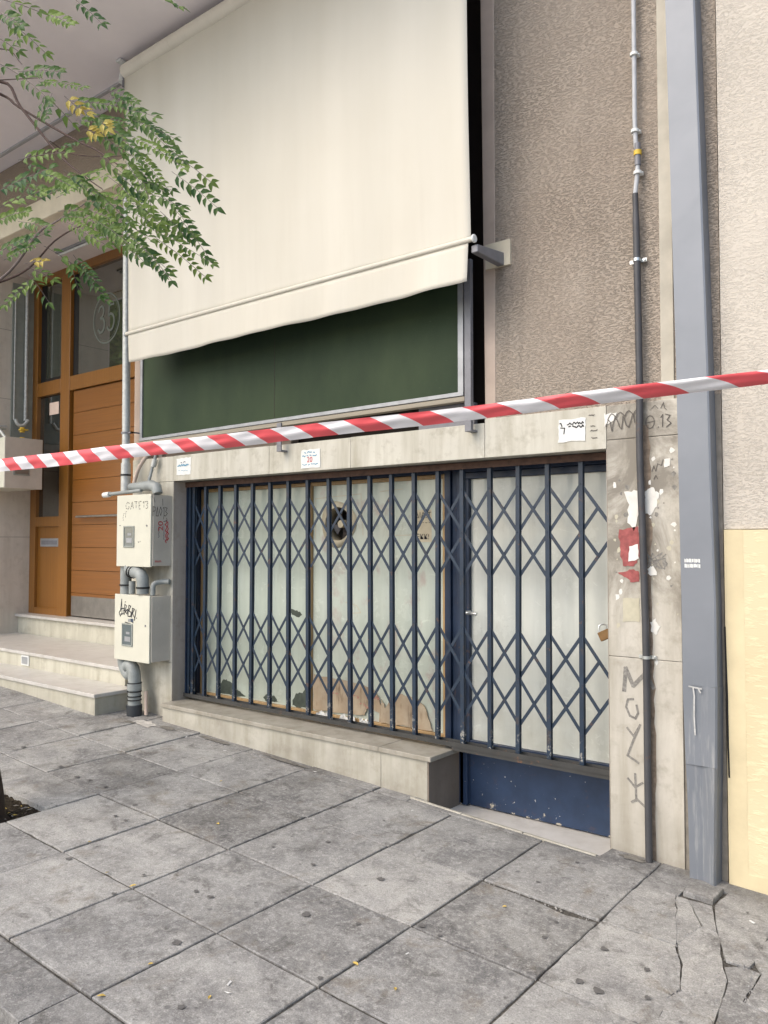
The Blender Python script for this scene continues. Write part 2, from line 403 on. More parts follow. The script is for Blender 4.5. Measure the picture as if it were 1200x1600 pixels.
def mk_glass(name, c, rough=.03):
    m = Mat(name, rough, 0, .6); m.b.inputs['IOR'].default_value = 2.3; m.color(c); m.b.inputs['Coat Weight'].default_value = .6; m.b.inputs['Coat Roughness'].default_value = .02
    return m.m
M['darkglass'] = mk_glass('dark door glass', (.018, .020, .017))
M['doorglass'] = mk_glass('dim door glass', (.055, .055, .042))
M['doorglass2'] = mk_glass('greenish door glass', (.05, .055, .04))
M['meterglass'] = mk_glass('meter window', (.10, .13, .13), .15)
M['navy'] = mk_metal_paint('chipped navy paint', (.008, .019, .044), .5, .45)
M['navybar'] = mk_metal_paint('worn navy gate paint', (.010, .022, .041), .9, .42, (-1.27, -1.0), (.40, .38, .33))
M['navypanel'] = mk_metal_paint('flaking navy kick panel', (.010, .024, .056), .2, .45, (-1.70, -1.3))
M['rust'] = mk_metal_paint('rusty dark rail', (.03, .03, .028), .9, .7)
M['rustbrown'] = plain('rusty brown angle', (.09, .05, .035), .75, 0, .35, 20, .3)
M['conduit_dark'] = mk_metal_paint('worn black conduit', (.045, .045, .048), .45, .55)
M['tape_red'] = plain('red tape', (.76, .11, .125), .45, 0, .08, 3)
M['tape_white'] = plain('white tape', (.80, .79, .81), .42, 0, .04, 3)
M['bark'] = plain('dark bark', (.035, .024, .018), .9, 0, .4, 30, .8)
M['twig'] = plain('brown twig', (.06, .035, .028), .8, 0, .3, 30, .3)
M['twiggrey'] = plain('grey brown twig', (.15, .12, .11), .8, 0, .3, 30, .3)

def mk_card():
    m = Mat('stained cardboard', .85, 0, .2)
    col = m.mix(m.ramp(m.noise(4, 6, .6), [(.35, 0.), (.65, 1.)]), (.34, .25, .165), (.46, .385, .28))
    s = m.ramp(m.noise(7, 6, .65, m.mapping((3, 3, .6))), [(.56, 0.), (.70, 1.)])
    col = m.mix(m.math('MULTIPLY', s, .7), col, (.13, .075, .04)); m.color(col); return m.m
M['card'] = mk_card()

def mk_leaf(name, c, c2, tr=.35):
    m = bpy.data.materials.new(name); m.use_nodes = True; t = m.node_tree; n = t.nodes
    b = n['Principled BSDF']; b.inputs['Roughness'].default_value = .5; b.inputs['Specular IOR Level'].default_value = .35
    at = n.new('ShaderNodeAttribute'); at.attribute_name = 'tone'
    r = n.new('ShaderNodeValToRGB'); r.color_ramp.elements[0].color = (*c, 1); r.color_ramp.elements[1].color = (*c2, 1)
    t.links.new(at.outputs['Fac'], r.inputs[0]); t.links.new(r.outputs[0], b.inputs['Base Color'])
    tl = n.new('ShaderNodeBsdfTranslucent'); t.links.new(r.outputs[0], tl.inputs[0])
    mx = n.new('ShaderNodeMixShader'); mx.inputs[0].default_value = tr
    t.links.new(b.outputs[0], mx.inputs[1]); t.links.new(tl.outputs[0], mx.inputs[2]); t.links.new(mx.outputs[0], n['Material Output'].inputs[0])
    return m
M['leaf'] = mk_leaf('green leaflets', (.04, .105, .03), (.21, .30, .07), .45)
M['leafsun'] = mk_leaf('sunlit leaves', (.08, .17, .03), (.32, .42, .10))  # brighter copy of the leaf tones, sunlight put into the colour
M['leafyellow'] = mk_leaf('yellowing leaflets', (.42, .32, .06), (.60, .50, .14))
M['fallen'] = plain('yellow fallen leaf', (.50, .36, .09), .8, 0, .3, 30)
M['litterwhite'] = plain('white litter', (.62, .62, .60), .8)

# ------------------------------------------------------------ text and strokes on the facade plane
def strokes(mb, lines, x0, z0, sx, sz, y, wd, m=0, mapf=None):
    """lines: polylines in unit space; drawn as raised ribbons on plane Y=y (facing -Y) or through mapf(u,v,h)"""
    for li, l in enumerate(lines):
        hh = .0004 * (li % 5)          # overlapping strokes never share a plane
        for (a, b) in zip(l, l[1:]):
            pa = Vector((x0 + a[0] * sx, z0 + a[1] * sz)); pb = Vector((x0 + b[0] * sx, z0 + b[1] * sz)); d = pb - pa
            if d.length < 1e-6: continue
            d.normalize(); n = Vector((-d.y, d.x)) * wd / 2; pa -= d * wd * .3; pb += d * wd * .3
            hh += .00007
            q = [pa - n, pb - n, pb + n, pa + n]
            if mapf: mb.face([mapf(p.x, p.y, hh) for p in q], m)
            else: mb.face([(p.x, y - hh, p.y) for p in q], m)

def text_mesh(mb, s, size, place, m=0, ext=0):
    cu = bpy.data.curves.new('t', 'FONT'); cu.body = s; cu.size = size; cu.resolution_u = 3
    o = bpy.data.objects.new('t', cu); C.objects.link(o); dg = bpy.context.evaluated_depsgraph_get(); me = o.evaluated_get(dg).to_mesh()
    n = len(mb.v); mb.v += [tuple(place(v.co.x, v.co.y)) for v in me.vertices]
    for p in me.polygons: mb.f.append(tuple(n + i for i in p.vertices)); mb.m.append(m)
    bpy.data.objects.remove(o); bpy.data.curves.remove(cu)

def scribble(mb, x0, x1, z, h, y, wd, m=0, dens=90, seed=1):
    r = random.Random(seed); n = max(4, int((x1 - x0) * dens * 2)); pts = []; gap = 0
    for i in range(n):
        if gap == 0 and r.random() < .12 and len(pts) > 2:
            strokes(mb, [pts], 0, 0, 1, 1, y, wd, m); pts = []; continue
        pts.append((x0 + (x1 - x0) * i / n, z + (r.random() - .5) * h))
    if len(pts) > 1: strokes(mb, [pts], 0, 0, 1, 1, y, wd, m)

# ------------------------------------------------------------ ground
GA, GB, GC = -1.655 + -.046 * 1.392, -.046, .02
def gz(x, y): return GA + GB * x + GC * y

def stone(mb, poly, off=0., tone=.5, th=.05, jit=.0016, inset=.0035, tones=None, m=0):
    """paving slab: jagged outline, worn rounded arris"""
    pts = []
    for a, b in zip(poly, poly[1:] + poly[:1]):
        a = Vector(a); b = Vector(b); k = max(2, int((b - a).length / .05)); d = b - a; nrm = Vector((d.y, -d.x)).normalized()
        for i in range(k):
            p = a + d * i / k + nrm * random.uniform(-jit, jit * .4) * (0 if i == 0 else 1)
            if random.random() < .035: p -= nrm * random.uniform(.002, .007)
            pts.append(p)
    c = sum(pts, Vector((0, 0))) / len(pts); n0 = len(mb.v); N = len(pts)
    area = sum(a.x * b.y - b.x * a.y for a, b in zip(pts, pts[1:] + pts[:1]))
    if area < 0: pts.reverse()
    tx, ty = random.uniform(-.004, .004), random.uniform(-.004, .004)
    def z(p): return gz(p.x, p.y) + off + tx * (p.x - c.x) + ty * (p.y - c.y)
    def ins(p, i): 
        d = (c - p); return p + d.normalized() * min(i, d.length * .5)
    for p in pts: mb.v.append((p.x, p.y, z(p) - th))
    for p in pts: mb.v.append((p.x, p.y, z(p) - .0035))
    for p in pts: q = ins(p, inset); mb.v.append((q.x, q.y, z(q)))
    for i in range(N):
        j = (i + 1) % N
        mb.f.append((n0 + i, n0 + j, n0 + N + j, n0 + N + i)); mb.m.append(m)
        mb.f.append((n0 + N + i, n0 + N + j, n0 + 2 * N + j, n0 + 2 * N + i)); mb.m.append(m)
    mb.f.append(tuple(n0 + 2 * N + i for i in range(N))); mb.m.append(m)
    if tones is not None: tones += [tone] * (2 * N + 1)

def set_tone(o, tones):
    at = o.data.attributes.new('tone', 'FLOAT', 'FACE'); at.data.foreach_set('value', tones)

def clip_x(poly, x, keep_less):
    out = []
    for a, b in zip(poly, poly[1:] + poly[:1]):
        ia = (a[0] < x) == keep_less; ib = (b[0] < x) == keep_less
        if ia: out.append(a)
        if ia != ib:
            t = (x - a[0]) / (b[0] - a[0]); out.append((x, a[1] + t * (b[1] - a[1])))
    return out

pav = MB(); tones = []
g = .0052
XS = [-11.70 + .6 * k for k in range(17)] + [-2.12, -1.52]      # ..., -2.70 then the measured ones
XS = [x for x in XS if x <= -2.69] + [-2.12, -1.52]
YS = [-2.525, -1.94, -1.36, -.775, -.185]
darker = {}
for j in range(len(YS) - 1):
    for i in range(len(XS) - 1):
        x0, x1, y0, y1 = XS[i] + g, XS[i + 1] - g, YS[j] + g, YS[j + 1] - g
        if j in (0,) and -5.2 < x0 < -4.6: continue                       # tree pit
        t = min(1, max(0, random.gauss(.58, .3)))
        off = random.uniform(-.003, .003)
        if j == 1 and -5.2 < x0 < -4.6:
            stone(pav, [(x0, -1.70), (x1, -1.69), (x1, y1), (x0, y1)], off, .7, tones=tones); continue
        poly = [(x0, y0), (x1, y0), (x1, y1), (x0, y1)]
        if i == len(XS) - 2 and j == 2:                                   # the slab with a broken back edge
            poly = [(x0, y0), (x1, y0), (x1, y1 - .02), (x1 - .13, y1 - .05), (x1 - .3, y1 - .02), (x0, y1 - .015)]
        jj = .008
        poly = [(p[0] + random.uniform(-jj, jj) * .35, p[1] + random.uniform(-jj, jj) * .35) for p in poly]
        stone(pav, poly, off, t, tones=tones)
# row against the building, left of and right of the sunken door threshold
for i in range(len(XS) - 1):
    x0, x1 = XS[i] + g, XS[i + 1] - g
    if x1 < -3.2: stone(pav, [(x0, -.185 + g), (x1, -.185 + g), (x1, .02), (x0, .02)], random.uniform(-.003, .002), random.uniform(.25, .7), tones=tones)
stone(pav, [(-3.29, -.18), (-3.03, -.18), (-3.03, -.005), (-3.29, -.005)], 0, .5, tones=tones)
stone(pav, [(-3.025, -.18), (-2.125, -.18), (-2.125, -.135), (-2.95, -.115), (-3.02, -.03)], 0, .45, tones=tones)
stone(pav, [(-2.115, -.18), (-1.525, -.18), (-1.525, .0), (-1.79, .0), (-1.80, -.135), (-2.115, -.135)], 0, .35, tones=tones)
# irregular broken slabs at the right
BR = [([(-1.51, -.785), (-1.20, -.765), (-1.15, -.86), (-1.085, -1.06), (-1.10, -1.14), (-1.075, -1.32), (-1.08, -1.35), (-1.51, -1.35)], .8, .002),
      ([(-1.515, -.66), (-1.515, -.315), (-1.35, -.315), (-1.205, -.74), (-1.51, -.765)], .72, .004),
      ([(-1.338, -.32), (-1.29, -.32), (-1.17, -.52), (-1.20, -.73)], .6, .0),
      ([(-1.283, -.32), (-1.185, -.31), (-1.10, -.53), (-1.16, -.515)], .5, .003),
      ([(-1.19, -.735), (-1.165, -.53), (-1.095, -.54), (-1.0, -.80), (-.96, -.88), (-1.02, -.93), (-1.13, -.86)], .85, -.001),
      ([(-1.125, -.87), (-1.02, -.94), (-.96, -.895), (-.92, -1.18), (-.99, -1.09), (-1.07, -1.055)], .9, .002),
      ([(-1.065, -1.065), (-.99, -1.10), (-.925, -1.19), (-.93, -1.35), (-1.065, -1.35), (-1.09, -1.15)], .75, .001),
      ([(-1.17, -.295), (-1.16, -.11), (-.93, -.11), (-.92, -.40), (-.92, -.62), (-1.09, -.53)], .5, .0),
      ([(-1.085, -.54), (-.92, -.63), (-.92, -.72), (-1.0, -.73)], .62, .003),
      ([(-.915, -.65), (-.905, -.44), (-.4, -.47), (-.42, -1.0), (-.86, -.98), (-.86, -.74)], .4, .002),
      ([(-.99, -.79), (-.93, -.74), (-.87, -.745), (-.87, -.98), (-.42, -1.01), (-.42, -1.35), (-.92, -1.35), (-.91, -1.18), (-.95, -.88)], .42, -.004),
      ([(-1.515, -.305), (-1.515, .0), (-1.36, .0), (-1.345, -.135), (-1.34, -.305)], .42, .0),
      ([(-1.35, -.125), (-1.35, .0), (-.93, .0), (-.93, -.10)], .40, .0),
      ([(-.92, -.10), (-.92, .0), (-.32, .0), (-.32, -.46), (-.905, -.43)], .45, .0)]
for p, t, off in BR:
    cx0 = sum(q[0] for q in p) / len(p); cy0 = sum(q[1] for q in p) / len(p)
    grow = .006
    P2 = []
    for q in p:
        d = Vector((q[0] - cx0, q[1] - cy0)); P2.append((q[0] + d.normalized().x * grow, q[1] + d.normalized().y * grow))
    stone(pav, P2, off * .6, t, jit=.006, inset=.0012, tones=tones)
XR = [-1.52, -.92, -.32, .28, .88, 1.48, 2.08, 2.68, 3.28]
for j in range(len(YS)):
    for i in range(len(XR) - 1):
        x0, x1 = XR[i] + g, XR[i + 1] - g; y0 = YS[j] + g; y1 = (YS[j + 1] - g) if j < 4 else .0
        if x1 < -.3 and j >= 2: continue
        stone(pav, [(x0, y0), (x1, y0), (x1, y1), (x0, y1)], random.uniform(-.003, .003), min(1, max(0, random.gauss(.55, .2))), tones=tones)
o = pav.build('pavement', M['slab']); set_tone(o, tones); tag(o, kind='structure')

rub = MB(); rq = random.Random(31)
SEG = [((-1.20, -.75), (-1.08, -1.06)), ((-1.08, -1.06), (-1.10, -1.15)), ((-1.20, -.74), (-1.17, -.53)), ((-1.0, -.80), (-.93, -1.18)), ((-.99, -1.09), (-1.06, -1.06)), ((-1.0, -.73), (-.92, -.73)), ((-.91, -.68), (-.86, -.98)), ((-1.34, -.31), (-1.20, -.74)), ((-2.1, -.79), (-1.55, -.80))]
for a, c in SEG:
    for k in range(26):
        t = rq.random(); x = a[0] + (c[0] - a[0]) * t + rq.gauss(0, .007); y = a[1] + (c[1] - a[1]) * t + rq.gauss(0, .007); r_ = rq.uniform(.0018, .006); z = gz(x, y) + rq.uniform(-.004, .002)
        P = [(x + r_ * math.cos(i * 1.2566) * rq.uniform(.6, 1.3), y + r_ * math.sin(i * 1.2566) * rq.uniform(.6, 1.3)) for i in range(5)]
        top = (x, y, z + r_ * 1.1)
        for i in range(5): rub.face([(P[i][0], P[i][1], z - .003), (P[(i + 1) % 5][0], P[(i + 1) % 5][1], z - .003), top])
o = rub.build('rubble', M['slab']); set_tone(o, [.5] * len(o.data.polygons)); tag(o, 'crumbled grit lying in the cracks of the broken paving', 'rubble', kind='stuff')
bed = MB()                                    # the dirt that shows in the joints
def sheet(mb, x0, x1, y0, y1, off, m=0):
    mb.face([(x0, y0, gz(x0, y0) + off), (x1, y0, gz(x1, y0) + off), (x1, y1, gz(x1, y1) + off), (x0, y1, gz(x0, y1) + off)], m)
sheet(bed, -14, -5.15, -2.53, .9, -.009); sheet(bed, -5.15, -4.5, -1.69, .9, -.009); sheet(bed, -4.5, -3.03, -2.53, .9, -.009)
sheet(bed, -3.03, -1.79, -2.53, -.12, -.009); sheet(bed, -1.79, 8, -2.53, .9, -.009)
o = bed.build('joint_dirt', M['joint']); tag(o, kind='structure')
pit = MB(); n = 24
for i in range(n):
    for k in range(n):
        q = []
        for (a, b) in ((i, k), (i + 1, k), (i + 1, k + 1), (i, k + 1)):
            x = -5.2 + .72 * a / n; y = -2.53 + .86 * b / n; r = random.Random(a * 99 + b)
            q.append((x, y, gz(x, y) - .032 + r.uniform(-.012, .012)))
        pit.face(q)
o = pit.build('soil', M['soil'], smooth=True); tag(o, kind='structure')
kb = MB(); kt = []
for i in range(-16, 9):
    x0 = -.3 + i * .82; stone(kb, [(x0 + .004, -2.76), (x0 + .816, -2.76), (x0 + .816, -2.533), (x0 + .004, -2.533)], .002, random.uniform(.3, .7), .16, tones=kt, inset=.012)
o = kb.build('kerb', M['kerb']); set_tone(o, kt); tag(o, kind='structure')
rd = MB(); rd.face([(-400, -400, GA - GB * 0 - .16 + 400 * .046 * .3), (400, -400, GA - .16 - 400 * .046 * .3), (400, -2.70, GA - .16 - 400 * .046 * .3), (-400, -2.70, GA - .16 + 400 * .046 * .3)])
rd = MB(); sheet(rd, -14, 8, -9, -2.70, -.14)
o = rd.build('road', M['asphalt']); tag(o, kind='structure')
gr = MB(); gr.face([(-600, -600, -2.6), (600, -600, -2.6), (600, 600, -2.6), (-600, 600, -2.6)])
o = gr.build('ground', M['paleground']); tag(o, kind='structure')

# gum spots trodden into the slabs: stains on the pavement
gm = MB()
GUM = [(-3.79, -1.97, 20), (-4.86, -1.29, 24), (-4.75, -1.27, 18), (-4.57, -1.27, 20), (-3.31, -2.03, 18), (-4.11, -1.50, 18), (-4.01, -1.50, 14), (-3.05, -1.77, 16), (-2.96, -1.76, 22),
       (-3.14, -1.20, 13), (-3.58, -.93, 10), (-2.52, -1.59, 26), (-2.84, -1.21, 14), (-2.97, -.96, 22), (-2.49, -1.11, 22), (-2.08, -1.33, 20), (-1.98, -1.35, 14), (-1.66, -.92, 14), (-1.64, -1.07, 20),
       (-1.39, -1.27, 22), (-1.31, -1.28, 26), (-1.41, -.99, 18), (-1.15, -1.2, 20), (-3.3, -.15, 14), (-2.93, -.53, 12), (-5.72, -1.2, 20), (-5.13, -1.25, 22), (-4.17, -1.33, 18), (-2.4, -2.35, 20), (-2.76, -2.1, 26),
       (-1.04, -.27, 10), (-1.22, -1.02, 18), (-3.37, -1.83, 10), (-2.3, -1.5, 15), (-2.15, -1.9, 14), (-4.25, -.63, 12), (-4.5, -.5, 11), (-3.7, -.55, 10), (-1.85, -.3, 12), (-1.9, -.63, 14)]
for (x, y, r) in GUM:
    r *= .0009; k = 13; r *= random.uniform(.7, 1.1); rr = [r * random.uniform(.6, 1.2) for _ in range(k)]
    ring = [(x + rr[i] * math.cos(i * 6.283 / k), y + rr[i] * math.sin(i * 6.283 / k)) for i in range(k)]
    gm.face([(a, b, gz(a, b) + .0062) for a, b in ring])
o = gm.build('gum_stains', M['gum']); tag(o, kind='structure')

sm2 = MB(); rz = random.Random(8)
for (x, y, rx, ry, mi) in ((-5.62, -.24, .16, .07, 0), (-5.38, -.20, .10, .035, 1), (-5.75, -.30, .07, .03, 1), (-4.85, -.16, .2, .03, 1), (-4.1, -.15, .25, .025, 1), (-1.66, -.06, .08, .03, 1)):
    ring = []
    for i in range(22):
        a = i * 6.283 / 22; k = rz.uniform(.6, 1.15); ring.append((x + rx * k * math.cos(a), y + ry * k * math.sin(a)))
    sm2.face([(a, b_, gz(a, b_) + .0052) for a, b_ in ring], mi)
M['cement'] = plain('spilt cement', (.44, .42, .38), .9, 0, .3, 25, .6); M['walldirt'] = plain('dirt along the wall', (.16, .15, .13), .95, 0, .35, 25, .6)
o = sm2.build('cement_smears', [M['cement'], M['walldirt']]); tag(o, kind='structure')
# threshold of the shop door, sunk below the pavement
th = MB(); th.hexa([(-3.0, -.112, -1.76), (-1.80, -.13, -1.76), (-1.80, .34, -1.76), (-3.0, .34, -1.76)], [(-3.0, -.112, -1.693), (-1.80, -.13, -1.693), (-1.80, .34, -1.693), (-3.0, .34, -1.693)])
o = th.build('threshold', M['tread'], bevel=.003); tag(o, 'worn grey marble threshold slab at the foot of the navy shop door', 'threshold')
tk = MB()
for (xa, ya, xb, yb) in ((-3.04, -.122, -2.66, -.136), (-2.655, -.136, -2.25, -.140), (-2.245, -.140, -1.815, -.146)):
    tk.hexa([(xa, ya - .012, -1.8), (xb, yb - .012, -1.8), (xb, yb + .008, -1.8), (xa, ya + .008, -1.8)],
            [(xa, ya - .012, gz(xa, ya) + .006), (xb, yb - .012, gz(xb, yb) + .006), (xb, yb + .008, gz(xb, yb) + .006), (xa, ya + .008, gz(xa, ya) + .006)])
tk.hexa([(-3.05, -.12, -1.8), (-3.035, -.13, -1.8), (-2.95, .0, -1.8), (-2.965, .0, -1.8)], [(-3.05, -.12, gz(-3.04, -.12) + .006), (-3.035, -.13, gz(-3.04, -.12) + .006), (-2.95, .0, gz(-2.95, 0) + .006), (-2.965, .0, gz(-2.95, 0) + .006)])
o = tk.build('edging_strip', M['lintel'], bevel=.003); tag(o, 'thin pale marble edging between the pavement slabs and the sunken threshold', 'edging')
o = MB(); stone(o, [(-1.325, -.275), (-1.19, -.275), (-1.185, -.12), (-1.335, -.13)], .016, .3, .03); o = o.build('access_cover', M['slab']); set_tone(o, [.32] * len(o.data.polygons))
tag(o, 'small square concrete access cover raised in the pavement before the blue downpipe casing', 'access cover')

# ------------------------------------------------------------ the apartment building
XL, XP = -9.77, -6.18            # porch left wall, pier's left edge
bld = thing('apartment_building', (-4.5, .3, -1.6), 'beige apartment building with pebble textured wall, marble shopfront surround and recessed wooden entrance', 'building')
b = MB()      # textured wall: right of the window; behind, above
b.box(-2.50, -1.20, .012, .30, .745, 7.5)
b.build('textured_wall', M['stucco'], bld)
b = MB(); b.hexa([(-2.573, .008, .735), (-2.50, .008, .735), (-2.50, .30, .735), (-2.573, .30, .735)], [(-2.63, .008, 7.5), (-2.50, .008, 7.5), (-2.50, .30, 7.5), (-2.63, .30, 7.5)]); b.box(-1.50, -1.43, .004, .011, .74, 7.5, 1)
b.build('plaster_border', [M['stucco_smooth'], M['white_strip']], bld, bevel=.004)
b = MB(); b.box(XP, -6.03, .01, .30, .72, 4.03); b.build('window_pier', M['stucco_smooth'], bld)
b = MB()
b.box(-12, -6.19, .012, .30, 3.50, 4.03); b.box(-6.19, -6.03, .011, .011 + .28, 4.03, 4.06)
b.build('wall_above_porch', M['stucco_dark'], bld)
b = MB(); b.box(-12, -6.19, .0, .16, 3.28, 3.498); b.build('porch_beam', M['cream_band'], bld, bevel=.01)
# marble surround of the shopfront
b = MB()
def ms(x0, x1, z0, z1, m=0, y0=0., y1=.16): b.box(x0 + .0012, x1 - .0012, y0, y1, z0 + .0012, z1 - .0012, m)
ms(-6.18, -5.60, .508, .72); ms(-5.60, -4.45, .508, .722, 0, -.001); ms(-4.45, -3.645, .508, .72); ms(-3.645, -2.573, .508, .722, 0, -.001)
ms(-2.573, -1.80, .508, .745)
ms(XP, -5.60, -1.0, .508, 0, .0); ms(XP, -5.60, -1.6, -1.0, 0, .001)
b.build('marble_lintel', M['lintel'], bld, bevel=.0025)
b = MB()
ms(-1.80, -1.405, .555, .745); ms(-1.80, -1.405, -.613, .555, 0, -.001); ms(-1.80, -1.405, -1.8, -.613)
b.build('marble_pillar', M['pillar'], bld, bevel=.003)
b = MB(); b.box(-6.16, -5.61, .158, .30, -1.7, .72); b.box(-1.79, -1.21, .158, .30, -1.9, .745); b.box(-5.61, -1.79, .158, .30, .512, .70)
b.box(-1.405, -1.20, .01, .158, -1.9, .745)
b.build('masonry_core', M['mortar'], bld)
b = MB(); b.box(-5.6205, -5.6, .161, .42, -1.35, .51); b.box(-5.60, -5.597, .003, .36, -1.32, .507)
b.build('opening_reveal', M['jamb'], bld)
b = MB(); b.box(-1.803, -1.80, .002, .36, -1.70, .507); b.build('opening_reveal', M['jamb'], bld)
b = MB(); b.box(-6.2, 1, .42, 4.5, -1.9, .5); b.build('interior_wall', M['wall_inner'], bld)
# window recess behind the screen and the awning
b = MB(); b.box(-6.03, -2.573, .28, .32, .70, 4.03, 0)
b.box(-6.03, -5.2, .20, .26, .722, .86, 1); b.box(-5.2, -4.4, .18, .26, .722, .80, 1)
b.box(-3.08, -2.66, .02, .06, .722, .86, 2)
b.build('window_recess', [M['shutter'], M['stucco_smooth'], M['alumdark']], bld)
# porch
b = MB(); b.box(XL - .3, XL, .0, 1.3, -1.5, 3.3); b.build('porch_side_wall', mk_marble('greyish marble cladding', (.66, .61, .53), .35), bld)
b = MB(); b.box(-13.5, XL - .001, -.02, .3, -1.7, 3.28); b.build('street_wall', M['porch'], bld)
b = MB(); b.box(XP, XP + .2, .16, 1.3, -1.5, 3.3); b.box(-7.40, XP, 1.08, 1.3, -1.5, 3.3); b.build('porch_inner_wall', M['porch'], bld)
b = MB(); b.box(XL, XP + .2, .16, 1.3, 3.30, 3.42); b.build('porch_ceiling', M['porch'], bld)
b = MB()
for z in (.06, .9, 1.75, 2.6): b = MB(); b.box(XL, XL + .0008, .0, .99, z, z + .005); b.build('cladding_joint', M['mortar'], bld)
# balcony slab
b = MB(); b.box(-13.5, -2.45, -1.5, .30, 4.035, 4.2); b.box(-13.5, -2.45, -1.5, -1.38, 4.2, 5.1); b.build('balcony', M['soffit'], bld, bevel=.01)
b = MB(); b.box(-13.5, -6.0, -.20, -.17, 4.012, 4.034); b.build('soffit_trim', M['trimgrey'], bld)
b = MB(); b.box(-13.5, -2.45, .012, .30, 4.2, 9); b.build('upper_wall', M['stucco'], bld)

# entrance door (a part of the building, everything else its sub-parts)
Yd = 1.0
b = MB()
b.box(XL, -9.64, Yd - .03, Yd + .06, -.88, 3.30)                      # left jamb
b.box(-9.10, -8.90, Yd - .03, Yd + .06, -.88, 3.20)                  # mullion
b.box(-9.64, -7.40, Yd - .03, Yd + .06, 3.20, 3.30)                  # head
b.box(-9.64, -9.10, Yd - .028, Yd + .06, 1.80, 1.97); b.box(-8.90, -7.40, Yd - .028, Yd + .06, 1.80, 1.97)
b.box(-9.64, -9.10, Yd - .028, Yd + .06, .19, .31); b.box(-9.64, -9.10, Yd - .028, Yd + .06, -.88, -.80)
b.box(-7.50, -7.40, Yd - .03, Yd + .06, -.88, 1.80)
ed = b.build('entrance_door', M['wood'], bld, bevel=.004)
b = MB(); b.box(-9.64, -9.10, Yd + .01, Yd + .03, -.80, .19); b.build('panel', M['wood'], ed)
b = MB()
zz = [-.86 + i * .2653 for i in range(11)]
for z0, z1 in zip(zz, zz[1:]): b.box(-8.86, -7.50, Yd + .005, Yd + .05, z0 + .0022, z1 - .0022)
b.build('leaf', M['woodh'], ed, bevel=.001)
b = MB(); b.box(-8.90, -7.50, Yd + .045, Yd + .06, -.88, 1.80); b.build('shadow_gap', M['black'], ed)
b = MB(); b.box(-9.64, -9.10, Yd + .02, Yd + .04, .31, 1.80); b.build('lower_pane', M['darkglass'], ed)
b = MB(); b.box(-9.64, -9.10, Yd + .02, Yd + .04, 1.97, 3.20); b.build('side_pane', M['doorglass2'], ed)
b = MB(); b.box(-8.90, -7.40, Yd + .02, Yd + .04, 1.97, 3.20); b.build('fanlight_pane', M['doorglass'], ed)
b = MB(); b.box(-9.64, -9.52, Yd + .016, Yd + .019, 1.98, 3.20); b.box(-8.90, -8.80, Yd + .016, Yd + .019, 1.98, 3.20)
b.box(-9.52, -9.11, Yd + .0162, Yd + .019, 1.975, 2.02, 1); b.build('blind', [M['black'], M['wall_inner']], ed)
b = MB(); b.box(-8.84, -7.52, Yd - .004, Yd + .004, -.86, -.63); b.build('kick_plate', M['steel'], ed)
b = MB(); b.tube([(-8.68, Yd - .05, .295), (-7.80, Yd - .05, .295)], .014); b.box(-8.36, -8.32, Yd - .05, Yd + .01, .285, .305); b.box(-7.9, -7.86, Yd - .05, Yd + .01, .285, .305)
b.build('handle', M['steel'], ed, smooth=True)
b = MB(); b.box(-9.56, -9.14, Yd - .002, Yd + .012, -.055, .045); b.box(-9.53, -9.17, Yd - .006, Yd - .0025, -.03, .02, 1); b.build('mail_slot', [M['alum'], M['alumdark']], ed)
frost = Mat('frosted lettering', .8); frost.color((.20, .22, .19)); M['frost'] = frost.m; frost.color((.13, .145, .12))
b = MB(); cx_, cz_ = -8.10, 2.56
cx_, cz_ = -8.22, 2.56
for r0, r1 in ((.275, .295), (.255, .26)):
    for i in range(48):
        a0, a1 = i * math.pi / 24, (i + 1) * math.pi / 24
        b.face([(cx_ + r * .92 * math.cos(a), Yd + .0185, cz_ + r * math.sin(a)) for r, a in ((r0, a0), (r1, a0), (r1, a1), (r0, a1))])
def digit(pts, ox, wd): 
    P = catmull([(p[0], p[1], 0) for p in pts], 6); strokes(b, [[(p.x, p.y) for p in P]], -8.22 + (ox + 8.10) * .62, 2.56 * .38, .62, .62, Yd + .0183, wd * .7)
digit([(.02, 2.72), (.06, 2.79), (.14, 2.80), (.19, 2.72), (.15, 2.62), (.08, 2.585)], -8.37, .035)
digit([(.08, 2.585), (.17, 2.56), (.21, 2.46), (.17, 2.35), (.08, 2.32), (.01, 2.38)], -8.37, .042)
strokes(b, [[(.20, 2.79), (.06, 2.79), (.035, 2.59)]], -8.20, 2.56 * .38, .62, .62, Yd + .0183, .024)
digit([(.035, 2.59), (.12, 2.62), (.20, 2.56), (.215, 2.45), (.16, 2.34), (.07, 2.32), (.01, 2.38)], -8.07, .040)
b.build('house_number', M['frost'], ed)
b = MB(); b.box(-9.42, -9.21, Yd + .014, Yd + .019, 1.56, 1.71); o = b.build('note', M['pinknote'], ed)
lp = thing('tube_lamp', (-8.0, .62, 3.28), 'white fluorescent tube lamp under the porch ceiling above the wooden door', 'lamp')
b = MB(); b.box(-8.60, -7.28, .60, .65, 3.272, 3.30); b.build('batten', M['alum'], lp, bevel=.003)
b = MB(); b.tube([(-8.56, .62, 3.255), (-7.32, .62, 3.255)], .014); b.build('tube', M['paper'], lp, smooth=True)

